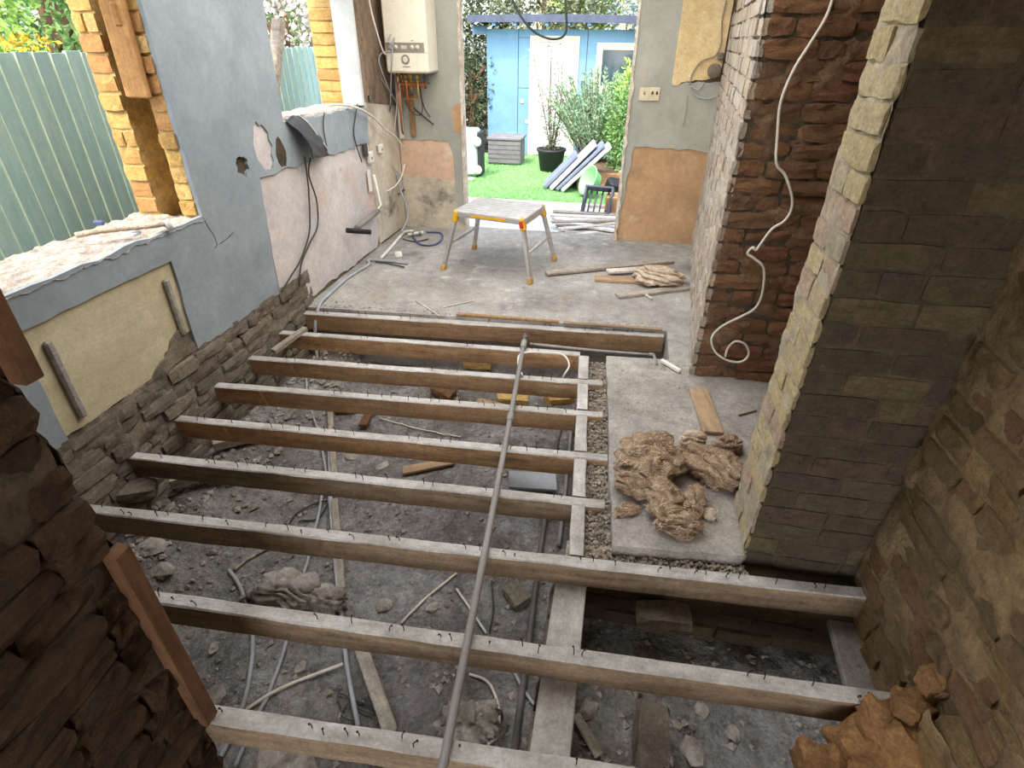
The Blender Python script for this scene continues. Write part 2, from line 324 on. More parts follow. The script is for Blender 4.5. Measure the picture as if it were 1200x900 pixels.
M['leaf_lime'] = mat('leaf_lime', S(172, 204, 104), S(142, 178, 82), 2, rough=.6, bump=0, stains=[(S(150,160,110), 3, .6, .72)], grain=0)
M['leaf_silver'] = mat('leaf_silver', S(156, 184, 150), S(124, 158, 124), 2, rough=.6, bump=0, stains=[(S(150,160,110), 3, .6, .72)], grain=0)
M['leaf_blue'] = mat('leaf_blue', S(170, 186, 180), S(140, 160, 154), 2, rough=.6, bump=0, stains=[(S(150,160,110), 3, .6, .72)], grain=0)
M['leaf_olive'] = mat('leaf_olive', S(140, 146, 118), S(108, 118, 92), 2, rough=.6, bump=0, stains=[(S(150,160,110), 3, .6, .72)], grain=0)
M['blossom'] = mat('blossom_white', S(236,226,220), S(220,204,200), 4, rough=.8, bump=0, grain=0)
M['bark'] = mat('bark_brown', S(140,104,78), S(100,74,56), 8, rough=.95, bump=.6, stretch=(3, 3, .6))
M['pot'] = mat('pot_black', S(52,54,58), S(44,46,50), 6, rough=.6, bump=.1)
M['rattan'] = mat('storage_box_grey', S(124,122,126), S(104,102,106), 6, rough=.7, bump=.2)
M['frame_cream'] = mat('frame_cream_paint', S(226,214,182), S(212,200,168), 6, rough=.6, bump=0)
M['glass_frost'] = mat('frosted_glass', S(232,236,238), None, rough=.25, bump=0)
M['slab_light'] = mat('paving_light', S(200,206,212), S(178,184,192), 6, rough=.7, bump=.2)
M['slab_blue'] = mat('paving_blue_grey', S(126,134,152), S(108,116,134), 6, rough=.7, bump=.2)
M['bowl'] = mat('bowl_mint_green', S(150,226,150), S(130,210,134), 4, rough=.45, bump=0)
M['planter'] = mat('sleeper_brown', S(150,112,84), S(120,88,66), 5, rough=.9, bump=.4, stretch=(1, 6, 6))
M['crate'] = mat('crate_dark_blue', S(62,66,88), S(50,54,74), 6, rough=.5, bump=.1)
M['roof_tile'] = mat('roof_slate', S(84,84,90), S(64,64,70), 6, rough=.8, bump=.3)
M['render_cream'] = mat('house_render', S(220,206,160), S(206,190,146), 3, rough=.9, bump=.1)
M['plank_pale'] = mat('plank_sunbleached', S(226,216,204), S(186,172,158), 5, rough=.9, bump=.3, stretch=(1, 8, 8), stains=[(S(120,110,104), 4, .62, .74)])
M['ceiling'] = mat('ceiling_plaster', S(214,208,198), S(196,188,176), 3, rough=.9, bump=.1)
M['lino'] = mat('grey_offcut', S(168,172,178), S(146,150,156), 5, rough=.7, bump=.1)
M['fibre_light'] = mat('wool_fibre_light', S(240,218,192), S(214,184,154), 3, rough=1, bump=0, grain=.2, spec=.05)
M['fibre_mid'] = mat('wool_fibre_brown', S(190,162,134), S(150,122,98), 3, rough=1, bump=0, grain=.3, spec=.05)
M['wood_amber'] = mat('wood_amber_board', S(204,156,100), S(168,122,74), 5, rough=.85, bump=.3, bscale=16, stretch=(6, 6, 1), stains=[(S(128,88,54), 4, .60, .76)], grain=.3)

# ------------------------------------------------------------------ bricks
def rough_brick(seed, nx, ny, nz, amp, rnd_c=.12):
    """unit brick (-.5...5), irregular arrises, worn corners"""
    r = random.Random(seed); off = Vector((r.uniform(0,90), r.uniform(0,90), r.uniform(0,90)))
    bm = bmesh.new(); vd = {}
    def vert(i, j, k):
        key = (i, j, k)
        if key in vd: return vd[key]
        p = Vector((i/nx-.5, j/ny-.5, k/nz-.5))
        e = sum(1 for t, n in ((i,nx),(j,ny),(k,nz)) if t in (0,n))
        sh = {1:0, 2:.35, 3:1}[e]*rnd_c
        q = Vector((p.x*(1-sh*.25), p.y*(1-sh*.5), p.z*(1-sh*.8)))
        d = mnoise.noise_vector(p*2.2+off)*amp + mnoise.noise_vector(p*5+off)*amp*.5
        q += Vector((d.x*.35, d.y*.8, d.z))
        vd[key] = bm.verts.new(q); return vd[key]
    for i in range(nx):
        for k in range(nz):
            bm.faces.new((vert(i,0,k), vert(i+1,0,k), vert(i+1,0,k+1), vert(i,0,k+1)))
            bm.faces.new((vert(i,ny,k), vert(i,ny,k+1), vert(i+1,ny,k+1), vert(i+1,ny,k)))
        for j in range(ny):
            bm.faces.new((vert(i,j,0), vert(i,j+1,0), vert(i+1,j+1,0), vert(i+1,j,0)))
            bm.faces.new((vert(i,j,nz), vert(i+1,j,nz), vert(i+1,j+1,nz), vert(i,j+1,nz)))
    for j in range(ny):
        for k in range(nz):
            bm.faces.new((vert(0,j,k), vert(0,j,k+1), vert(0,j+1,k+1), vert(0,j+1,k)))
            bm.faces.new((vert(nx,j,k), vert(nx,j+1,k), vert(nx,j+1,k+1), vert(nx,j,k+1)))
    bmesh.ops.recalc_face_normals(bm, faces=bm.faces)
    me = bpy.data.meshes.new('brick'); bm.to_mesh(me); bm.free()
    for p in me.polygons: p.use_smooth = False
    return me
BK = {}
def brick_set(key, material, n, nx, ny, nz, amp, rc, seed):
    L = []
    for i in range(n):
        me = rough_brick(seed+i, nx, ny, nz, amp, rc); me.materials.append(material); L.append(me)
    BK[key] = L
brick_set('pier', M['brick_pier'], 8, 4, 2, 2, .06, .12, 10)
brick_set('side', M['brick_side'], 8, 4, 2, 3, .12, .2, 30)
brick_set('brown', M['brick_brown'], 8, 5, 2, 3, .15, .22, 50)
brick_set('white', M['brick_white'], 6, 3, 2, 2, .08, .15, 70)
brick_set('yellow', M['brick_yellow'], 8, 6, 2, 3, .12, .18, 90)
brick_set('lump', M['brick_lump'], 8, 6, 3, 3, .11, .22, 110)
brick_set('reveal', M['brick_reveal'], 6, 3, 2, 2, .06, .12, 130)
brick_set('base', M['brick_base'], 8, 4, 2, 2, .16, .25, 150)
brick_set('orange', M['brick_orange'], 4, 5, 4, 4, .22, .3, 170)

def brick_face(parent, key, O, u, n, length, z0, z1, course=.079, blen=.225, depth=.1, joint=.010, start=None, jit=.003, tilt=.01, seed=1, skip=None, maxn=300, endpart=True):
    """courses of single bricks on a face: O face corner, u along the face, n outward normal"""
    r = random.Random(seed); u = Vector(u).normalized(); n = Vector(n).normalized(); O = Vector(O); cnt = 0
    k = 0; z = z0
    base = Matrix((u, -n, Vector((0,0,1)))).transposed()
    if base.determinant() < 0: base = Matrix((-u, -n, Vector((0,0,1)))).transposed()
    while z + course*.6 < z1:
        s = start(k) if start else (-(blen/2) if k % 2 else 0.0)
        x = s
        while x < length - .02:
            header = r.random() < .18
            L = (blen/2 if header else blen) * r.uniform(.94, 1.05)
            a, b = max(x, 0), min(x+L, length)
            if length - b < .05: b = length
            x = b if b == length else x+L
            if b-a < .03: continue
            c = O + u*((a+b)/2); cz = z + course/2
            if skip and skip((a+b)/2, cz): continue
            if cnt >= maxn: return cnt
            h = course - joint*r.uniform(.7, 1.3); d = depth
            c = c - n*(d/2) + n*r.uniform(-jit, jit); c.z = cz
            R = base.to_4x4() @ Matrix.Rotation(r.uniform(-tilt,tilt), 4, 'Y') @ Matrix.Rotation(r.uniform(-tilt,tilt), 4, 'Z')
            if r.random() < .5: R = R @ Matrix.Rotation(PI, 4, 'Y')
            mtx = Matrix.Translation(c) @ R @ Matrix.Diagonal((b-a-joint*r.uniform(.7,1.3), d, h, 1))
            meshobj('brick', r.choice(BK[key]), parent, mtx); cnt += 1
        z += course; k += 1
    return cnt
def rough_sheet(O, u, v, lu, lv, n, res, amp, fr=6, seed=0, mi=0, holes=None, mb=None, thick=0.0):
    """uneven surface sheet for mortar beds and broken edges"""
    O, u, v, n = Vector(O), Vector(u).normalized(), Vector(v).normalized(), Vector(n).normalized()
    nu, nv = max(2, int(lu/res)), max(2, int(lv/res)); vs = []
    for j in range(nv+1):
        for i in range(nu+1):
            p = O + u*(lu*i/nu) + v*(lv*j/nv)
            d = mnoise.fractal(p*fr + Vector((seed, seed*2, 0)), 1, 2, 4)*amp
            vs.append(p + n*d)
    fs = []
    flip = u.cross(v).dot(n) < 0
    for j in range(nv):
        for i in range(nu):
            a = j*(nu+1)+i; f = (a, a+1, a+nu+2, a+nu+1); fs.append(tuple(reversed(f)) if flip else f)
    mb = mb or MB(); mb.add(vs, fs, mi, True); return mb
def structure(name, mb, mats, label, cat, fix=False):
    return tag(mb.build(name, mats, fix=fix), label, cat, kind='structure')

# ------------------------------------------------------------------ the setting
CEIL = 2.5; SOIL = -0.38; FL = 0.02
LX = -2.08                      # inner face of the left wall
# soil of the underfloor void
mb = MB(); nx_, ny_ = 190, 210; vs = []
for j in range(ny_+1):
    for i in range(nx_+1):
        x = -2.2 + 3.4*i/nx_; y = -0.2 + 3.75*j/ny_
        z = SOIL + .05*mnoise.fractal(Vector((x*1.6, y*1.6, 0)), 1, 2, 3) + .016*mnoise.fractal(Vector((x*9, y*9, 3)), 1, 2, 4)
        z += .16*math.exp(-((x+.35)**2/.16 + (y-2.35)**2/.22)) + .10*math.exp(-((x+1.9)/.22)**2) + .05*math.exp(-((x+.1)**2/.2 + (y-.75)**2/.3))
        vs.append((x, y, z))
SV = vs
def soil_z(x, y):
    i = min(nx_, max(0, round((x+2.2)/3.4*nx_))); j = min(ny_, max(0, round((y+.2)/3.75*ny_))); return SV[j*(nx_+1)+i][2]
mb.add(vs, [(j*(nx_+1)+i, j*(nx_+1)+i+1, (j+1)*(nx_+1)+i+1, (j+1)*(nx_+1)+i) for j in range(ny_) for i in range(nx_)], 0, True)
soil = structure('floor_soil', mb, M['soil'], 'dusty grey soil of the open void beneath the bare joists', 'soil')

# concrete floor at the back and hearth slab
C0 = G(365, 364); C1 = G(779, 391)
def flat(z): return lambda u, v, d: Vector((u, v, z-d))
outer = jag((-2.12, C0.y+.01), (C1.x+.01, C1.y+.015), 26, .006) + [(C1.x+.012, C1.y), (.40, 3.02), (.62, 2.93), (1.35, 2.93), (1.35, 5.45), (-2.12, 5.45)]
mb = MB(); mb.prism([outer], flat(FL), .42)
structure('floor', mb, M['concrete'], 'dusty grey concrete floor at the back of the room', 'floor', fix=True)
h = [G(710, 425, FL), G(718, 640, FL), G(862, 652, FL)]
outer = jag((h[0].x, 2.99), (h[1].x, h[1].y), 14, .006) + jag((h[1].x, h[1].y), (.60, 1.545), 8, .005) + [(.60, 1.55), (.62, 1.86), (1.35, 1.88), (1.35, 2.93), (.62, 2.93), (.40, 3.02)]
mb = MB(); mb.prism([outer], flat(FL+.004), .055)
structure('floor_hearth', mb, M['hearth'], 'pale concrete hearth slab beside the brick pier under the insulation', 'slab', fix=True)

# left wall ---------------------------------------------------------------
W1 = (.75, 2.51, .84); W2 = (3.43, 4.65, 1.165); LXo = -2.45
CX = LX - .022
mb = MB()
def lw(y0, y1, z0, z1): mb.box((LXo, y0, z0), (CX, y1, z1))
lw(-.6, .75, -.5, CEIL); lw(.75, 2.51, -.5, .83); lw(2.74, 3.43, -.5, CEIL); lw(3.43, 4.65, -.5, 1.15); lw(4.72, 5.7, -.5, CEIL)
lw(.75, 2.74, 2.15, CEIL); lw(3.43, 4.72, 2.15, CEIL)
mb.box((-2.19, 2.522, -.5), (CX, 2.74, 2.15), 1); mb.box((LXo, 2.522, -.5), (-2.33, 2.74, 2.15), 1); mb.box((LXo, 2.51, -.5), (CX, 2.74, .83))
mb.box((LXo, 4.662, -.5), (CX, 4.72, 2.15), 1)
wl = structure('wall_left', mb, [M['mortar'], M['mortar_stock']], 'grey blue plastered side wall with two open window holes', 'wall')
def onL(u, v, d): return Vector((LX - d, u, v))
# blue grey plaster: outline with window holes, panel hole and damage
rn = random.Random(3)
outer = [(-.6, .25)] + jag((-.6, .25), (1.42, .25), 20, .012, rn) + jag((1.42, .25), (1.425, .729), 6, .004, rn) + jag((1.425, .729), (2.225, .725), 12, .004, rn) + jag((2.225, .725), (2.215, .25), 6, .006, rn)
outer += jag((2.215, .25), (3.0, .235), 16, .014, rn) + jag((3.0, .235), (3.07, .94), 10, .008, rn) + jag((3.07, .94), (4.66, .90), 20, .010, rn)
outer += jag((4.66, .90), (4.68, 1.165), 4, .01, rn) + jag((4.68, 1.165), (3.43, 1.195), 16, .008, rn) + [(3.43, 1.195)] + jag((3.43, 1.195), (3.475, 2.15), 8, .004, rn) + [(3.475, 2.15), (3.475, CEIL), (2.52, CEIL), (2.52, 2.15)]
outer += jag((2.515, 2.15), (2.515, .862), 14, .005, rn) + jag((2.515, .862), (.75, .862), 24, .008, rn) + [(.75, .862), (.75, CEIL), (-.6, CEIL)]
outer = outer[1:]
hole = blobpoly((2.935, 1.03), .052, .058, 14, .3, rn)
pale = blobpoly((3.17, 1.085), .085, .135, 20, .16, rn)
mb = MB(); mb.prism([outer, hole, pale], onL, .022)
mb.build('blue_grey_plaster', M['plaster'], wl, fix=True)
mb = MB(); mb.prism([blobpoly((3.17, 1.085), .10, .15, 20, .1, rn)], lambda u, v, d: Vector((LX-.010-d, u, v)), .012)
mb.build('pale_plaster_patch', M['plaster_pale'], wl, fix=True)
mb = MB(); mb.prism([blobpoly((2.935, 1.03), .07, .08, 12, .1, rn)], lambda u, v, d: Vector((LX-.018-d, u, v)), .01)
mb.build('dark_hole', M['mortar_dark'], wl, fix=True)
# pale stripped plaster under the second window
outer = jag((3.03, .20), (3.30, .06), 6, .02, rn) + jag((3.30, .06), (4.66, .03), 20, .014, rn) + jag((4.66, .12), (4.66, .9), 8, .006, rn) + jag((4.66, .9), (3.07, .94), 16, .004, rn) + jag((3.07, .94), (3.03, .20), 8, .006, rn)
mb = MB(); mb.prism([outer], lambda u, v, d: Vector((LX-.012-d, u, v)), .012); mb.build('pale_stripped_plaster', M['plaster_pale'], wl, fix=True)
outer = [(4.66, 1.2), (5.42, 1.1), (5.42, CEIL), (4.66, CEIL)]
mb = MB(); mb.prism([[(4.66, .05), (5.42, .03), (5.42, 1.12), (4.66, 1.2)]], lambda u, v, d: Vector((LX-.008-d, u, v)), .014); mb.build('mouldy_cream_plaster', M['plaster_cream'], wl, fix=True)
mb = MB(); mb.prism([outer], lambda u, v, d: Vector((LX-.006-d, u, v)), .014); mb.build('mouldy_corner_plaster', M['plaster_dirty'], wl, fix=True)
# yellow bare panel between the old radiator brackets
outer = jag((1.40, .262), (1.92, .252), 10, .006, rn) + jag((1.92, .252), (2.02, .33), 4, .01, rn) + jag((2.02, .33), (2.225, .36), 4, .01, rn) + [(2.225, .36), (2.225, .729), (1.40, .729)]
mb = MB(); mb.prism([outer], lambda u, v, d: Vector((LX-.014-d, u, v)), .01); mb.build('bare_panel', M['plaster_bare'], wl, fix=True)
outer = jag((1.86, .245), (2.23, .25), 6, .012, rn) + jag((2.23, .25), (2.15, .40), 5, .012, rn) + jag((2.15, .40), (1.86, .245), 8, .014, rn)
mb = MB(); mb.prism([outer], lambda u, v, d: Vector((LX-.004-d, u, v)), .016); mb.build('mortar_smear', M['mortar'], wl, fix=True)
for (ya, za, yb, zb) in ((1.517, .655, 1.517, .30), (2.150, .66, 2.165, .36)):
    mb = MB(); mb.cbox((LX-.002, (ya+yb)/2, (za+zb)/2), (.024, .034, za-zb), .008)
    b = mb.build('radiator_bracket_strip', M['hearth'], wl)
# crack lines
mb = MB(); mb.tube([(LX+.0006, 2.52, .85), (LX+.0006, 2.535, .80), (LX+.0006, 2.56, .75), (LX+.0006, 2.565, .70), (LX+.0006, 2.54, .685)], .0016, 4); mb.tube([(LX+.0006, 2.585, .695), (LX+.0006, 2.66, .705), (LX+.0006, 2.72, .72)], .0016, 4)
mb.build('crack', M['black'], wl)
# sills of broken mortar
mb = rough_sheet((LXo-.03, .75, .848), (1,0,0), (0,1,0), LX-LXo+.035, 1.78, (0,0,1), .012, .014, 22, 3)
tag(mb.build('sill', M['sill'], wl), 'rough white broken mortar sill of the near window')
mb = rough_sheet((LXo-.03, 3.42, 1.175), (1,0,0), (0,1,0), LX-LXo+.02, 1.26, (0,0,1), .014, .010, 20, 5)
tag(mb.build('sill', M['sill'], wl), 'dusty grey sill of the far window')
# reveals
brick_face(wl, 'reveal', (LXo, 2.51, 0), (1,0,0), (0,-1,0), .125, .86, 2.2, blen=.125, depth=.08, start=lambda k: 0, seed=4, jit=.006)
brick_face(wl, 'reveal', (-2.19, 2.51, 0), (1,0,0), (0,-1,0), .092, .86, 2.2, blen=.1, depth=.08, start=lambda k: 0, seed=5, jit=.008)
brick_face(wl, 'reveal', (LXo, 4.65, 0), (1,0,0), (0,-1,0), .20, 1.19, 2.2, blen=.2, depth=.06, start=lambda k: 0, seed=6, jit=.006)
mb = MB(); mb.box((-2.245, 4.625, 1.18), (LX+.001, 4.66, 2.15)); mb.build('white_reveal', M['white_paint'], wl)
mb = MB(); mb.cbox((0, 0, 0), (.012, .03, .045), .003, M=Matrix.Translation((LX+.004, 4.755, 1.22))); mb.cbox((.003, 0, 0), (.012, .016, .03), .003, 1, M=Matrix.Translation((LX+.004, 4.755, 1.22)))
mb.build('metal_backbox', [M['cable_dark'], M['pipe']], wl)
# exposed brick courses at the foot of the left wall
brick_face(wl, 'base', (LX+.004, .75, 0), (0,1,0), (1,0,0), 2.6, -.47, .27, depth=.1, seed=8, jit=.009, tilt=.035, joint=.009, skip=lambda a, z: z > .24 and (.66 < a < 1.5))
mb = rough_sheet((LX-.007, .7, -.48), (0,1,0), (0,0,1), 2.7, .74, (1,0,0), .016, .018, 10, 4); mb.build('mortar', M['mortar'], wl)

# back wall -----------------------------------------------------------------
BY = 5.33
mb = MB(); DL, DR = -1.455, .0
mb.box((-2.45, BY+.02, -.4), (DL, BY+.075, CEIL)); mb.box((DR+.008, BY+.02, -.4), (1.4, BY+.30, CEIL)); mb.box((DL, BY+.02, 2.15), (DR+.008, BY+.30, CEIL))
wb = structure('wall_back', mb, M['mortar'], 'half stripped back wall with the open doorway to the garden', 'wall')
def onB(off): return lambda u, v, d: Vector((u, BY+off+d, v))
mb = MB(); out = [(-2.08, .84)] + jag((-2.08, .84), (-1.60, .83), 12, .015, rn) + [(-1.60, .83), (-1.56, .72), (-1.555, .45), (-1.545, .10), (DL, .06), (DL, .90)] + jag((DL, .90), (DL, 1.13), 4, .006, rn) + [(DL, CEIL), (-2.08, CEIL)]
mb.prism([out[1:]], onB(0), .02); mb.build('sage_plaster', M['plaster_back'], wb, fix=True)
mb = MB(); mb.prism([jag((-2.08, .50), (-1.58, .47), 14, .012, rn) + [(-1.58, .47), (-1.52, .10), (DL+.003, .1), (DL+.003, .5), (-1.56, .86), (-2.08, .87)]], onB(.008), .012); mb.build('pink_plaster', M['plaster_pink'], wb, fix=True)
mb = MB(); mb.prism([blobpoly((-1.50, 1.02), .055, .13, 16, .15, rn)], onB(-.002), .01); mb.build('orange_patch', M['plaster_orange'], wb, fix=True)
mb = MB(); mb.prism([[(-2.08, .02), (DL+.002, .02)] + [(DL+.002, .12), (-1.53, .47)] + jag((-1.53, .47), (-2.08, .52), 12, .01, rn) + [(-2.08, .52)]], onB(.004), .016); mb.build('cream_plaster', M['plaster_cream'], wb, fix=True)
# right of the doorway
mb = MB(); mb.prism([jag((DR+.01, .02), (.09, .85), 10, .01, rn) + jag((.09, .85), (.74, .83), 14, .014, rn) + [(.74, .83), (.74, 1.36)] + jag((.74, 1.36), (.34, 1.345), 12, .012, rn) + [(.34, 1.345), (.335, CEIL), (DR+.01, CEIL)]], onB(0), .02)
mb.build('sage_plaster', M['plaster_back'], wb, fix=True)
mb = MB(); mb.prism([[(DR+.02, FL), (.76, FL)] + [(.76, .87)] + jag((.76, .87), (.02, .87), 12, .01, rn)], onB(.008), .012); mb.build('orange_plaster', M['plaster_orange'], wb, fix=True)
mb = MB(); mb.prism([[(.33, CEIL), (.33, 1.35)] + jag((.335, 1.33), (.70, 1.40), 10, .014, rn) + [(.70, 1.40), (.70, CEIL)]], onB(-.006), .02); mb.build('bare_board', M['lath_yellow'], wb, fix=True)
mb = MB(); mb.tube([(.735, BY-.01, 2.4), (.73, BY-.01, 1.5), (.735, BY-.006, .9)], .012, 6); mb.build('corner_gap', M['cable_dark'], wb)
# broken white plaster edges of the doorway
for s, x, z0 in ((1, DL, 0.0), (-1, DR, 0.0)):
    mb = MB(); pr_ = random.Random(21+s)
    nseg = 44; vs = []
    for i in range(nseg+1):
        z = z0 + (2.15-z0)*i/nseg; a = pr_.uniform(.010, .030) if (s < 0 and z < 1.35) else pr_.uniform(.012, .017)
        f = pr_.uniform(0, .012) if s < 0 else 0
        vs += [(x + s*.006, BY-.006-f, z), (x - s*a, BY-.008-f, z), (x + s*.008, BY+(.08 if s > 0 else .30), z)]
    fs = []
    for i in range(nseg):
        b = i*3; fs += [(b, b+1, b+4, b+3), (b+2, b, b+3, b+5), (b+1, b+2, b+5, b+4)]
    mb.add(vs, fs, 0, False); mb.build('door_edge', M['trim_edge'], wb, fix=True)

# right side: near pier, chimney stack behind it, near wall -------------------
PXl, PYf, PYb = .60, 1.575, 1.83
mb = MB(); mb.box((PXl+.014, PYf+.005, -.45), (1.45, PYb, CEIL))
wp = structure('wall_pier', mb, M['mortar_dark'], 'dark brick pier standing at the right with a pale cut side', 'wall')
brick_face(wp, 'pier', (PXl+.010, PYf, 0), (1,0,0), (0,-1,0), .452, -.37, 2.05, depth=.1, start=lambda k: (0.0 if k % 2 else -.11), seed=11, jit=.003, joint=.008)
brick_face(wp, 'side', (PXl, PYf, 0), (0,1,0), (-1,0,0), PYb-PYf, -.37, 2.05, blen=.23, depth=.016, start=lambda k: (-.10 if k % 2 else 0.0), seed=12, jit=.004, tilt=.03, joint=.006)
mb = rough_sheet((PXl+.004, PYf+.004, -.4), (0,1,0), (0,0,1), PYb-PYf, 2.6, (-1,0,0), .012, .010, 12, 8); mb.build('pale_mortar', M['mortar_pale'], wp)
# chimney stack
SA = Vector((.505, 2.87, 0)); SB = Vector((.715, BY+.02, 0)); du = (SB-SA).normalized(); dn = Vector((-du.y, du.x, 0))
mb = MB()
pts = [(SA.x+.012, SA.y+.012), (1.45, SA.y+.012), (1.45, BY+.1), (SB.x+.012, BY+.1)]
mb.prism([pts], lambda u, v, d: Vector((u, v, -.40+d)), CEIL+.40)
ws = structure('wall_right', mb, M['mortar_dark'], 'sooty brown brick chimney stack with a pale side toward the garden', 'wall', fix=True)
brick_face(ws, 'brown', (SA.x+.022, SA.y, 0), (1,0,0), (0,-1,0), .82, 0.0, 2.1, depth=.1, seed=13, jit=.012, tilt=.03, start=lambda k: (0.0 if k % 2 else -.11), joint=.010)
mb = rough_sheet((SA.x+.01, SA.y+.012, -.02), (1,0,0), (0,0,1), .85, 2.2, (0,-1,0), .018, .024, 9, 12); mb.build('sooty_mortar', M['mortar_brown'], ws)
brick_face(ws, 'white', SA, du, dn, (SB-SA).length, 0.0, 2.1, depth=.034, seed=14, jit=.005, tilt=.02, start=lambda k: (-.11 if k % 2 else 0.0), maxn=300)
mb = rough_sheet(SA - dn*.008, du, (0,0,1), (SB-SA).length, 2.15, dn, .03, .012, 9, 14); mb.build('pale_mortar', M['mortar_pale'], ws)
mb = MB(); mb.box((1.35, PYb-.02, -.4), (1.45, SA.y+.05, CEIL)); structure('wall_alcove', mb, M['brick_brown'], 'brown wall closing the alcove behind the brick pier', 'wall')
# near right wall
RX = 1.0
mb = MB(); mb.box((RX+.014, -4.2, -.5), (RX+.45, PYf+.03, CEIL))
wr = structure('wall_near', mb, M['mortar_yellow'], 'rough yellow brown brick wall at the right beside the camera', 'wall')
brick_face(wr, 'yellow', (RX, .35, 0), (0,1,0), (-1,0,0), 1.2, -.45, 1.5, depth=.1, seed=15, jit=.014, tilt=.04, joint=.012)
mb = rough_sheet((RX+.006, .3, -.46), (0,1,0), (0,0,1), 1.28, 2.0, (-1,0,0), .014, .02, 7, 17); mb.build('smeared_mortar', M['mortar_yellow'], wr)
# proud broken stub of the removed cross wall
mb = MB()
mb = rough_sheet((.955, .2, -.46), (0,1,0), (0,0,1), .78, .62, (-1,0,0), .016, .02, 8, 22)
mb.build('broken_face', M['mortar_yellow'], wr)
brick_face(wr, 'yellow', (.95, .25, 0), (0,1,0), (-1,0,0), .72, -.45, .17, depth=.1, seed=16, jit=.016, tilt=.05, joint=.012)
for i, (x, y, z, sx, sy, sz, rz) in enumerate(((.915, 1.02, .0, .09, .09, .06, .3), (.955, 1.03, .075, .07, .06, .05, -.2), (.84, .97, -.05, .11, .10, .065, .5), (.985, 1.06, .15, .03, .05, .07, .1), (.74, .90, -.09, .11, .10, .07, .2), (.86, .90, -.06, .11, .10, .07, -.3), (.93, .95, -.0, .08, .10, .08, .2))):
    mtx = Matrix.Translation((x, y, z)) @ Matrix.Rotation(rz, 4, 'Z') @ Matrix.Rotation(rz*.5, 4, 'X') @ Matrix.Diagonal((sx*1.25, sy*1.25, sz*1.25, 1))
    meshobj('broken_brick', BK['orange'][i % 4], wr, mtx)
# brick footing under pier and hearth
mb = MB(); mb.box((.02, 1.47, -.5), (1.02, 1.60, -.05)); wf = structure('wall_footing', mb, M['mortar_dark'], 'low brick footing under the hearth slab and pier', 'wall')
brick_face(wf, 'pier', (.0, 1.462, 0), (1,0,0), (0,-1,0), 1.0, -.45, -.06, depth=.08, seed=18, jit=.012, tilt=.03)
mb = MB(); mb.box((.02, 1.50, -.5), (.12, 2.98, -.09)); structure('wall_fender', mb, M['mortar'], 'low rubble wall under the left edge of the hearth', 'wall')

# broken cross wall at the left (end face towards the opening)
JX, JY = -1.0, .66
mb = MB(); mb.box((-2.1, -.1, -.5), (JX-.02, JY-.02, CEIL)); mb.box((-2.45, -4.2, -.5), (-2.1, -.1, CEIL))
wj = structure('wall_cross', mb, M['mortar_dark'], 'dark broken brick end of the removed cross wall at the left', 'wall')
brick_face(wj, 'lump', (JX, -.02, 0), (0,1,0), (1,0,0), JY+.02, -.45, 1.62, course=.082, depth=.12, blen=.29, seed=19, jit=.012, tilt=.035, joint=.006)
mb = rough_sheet((JX-.016, -.05, -.46), (0,1,0), (0,0,1), JY+.04, 2.3, (1,0,0), .012, .018, 8, 31); mb.build('broken_mortar', M['mortar_dark'], wj)
mb = rough_sheet((JX-.01, JY-.01, -.46), (-1,0,0), (0,0,1), 1.08, 2.3, (0,1,0), .03, .03, 8, 33); mb.build('broken_mortar', M['mortar_dark'], wj)

# ceiling and what closes the room behind the camera
mb = MB(); mb.box((-2.45, -4.2, CEIL), (1.45, BY+.3, CEIL+.2)); structure('ceiling', mb, M['ceiling'], 'plain ceiling over the stripped room', 'ceiling')
mb = MB(); mb.box((-2.1, -4.2, -.5), (1.02, -.15, -.02)); structure('floor_near', mb, M['wood'], 'boarded floor of the room behind the camera', 'floor')
# sleeper wall under the near joists
mb = MB(); mb.box((-.085, .3, -.5), (.02, 1.46, -.145)); wsl = structure('wall_sleeper', mb, M['mortar'], 'low sleeper wall carrying the near joists', 'wall')
brick_face(wsl, 'base', (.03, .5, 0), (0,1,0), (1,0,0), .95, -.45, -.15, depth=.08, seed=23, jit=.006)
brick_face(wsl, 'base', (-.095, .5, 0), (0,1,0), (-1,0,0), .95, -.45, -.15, depth=.06, seed=24, jit=.006)

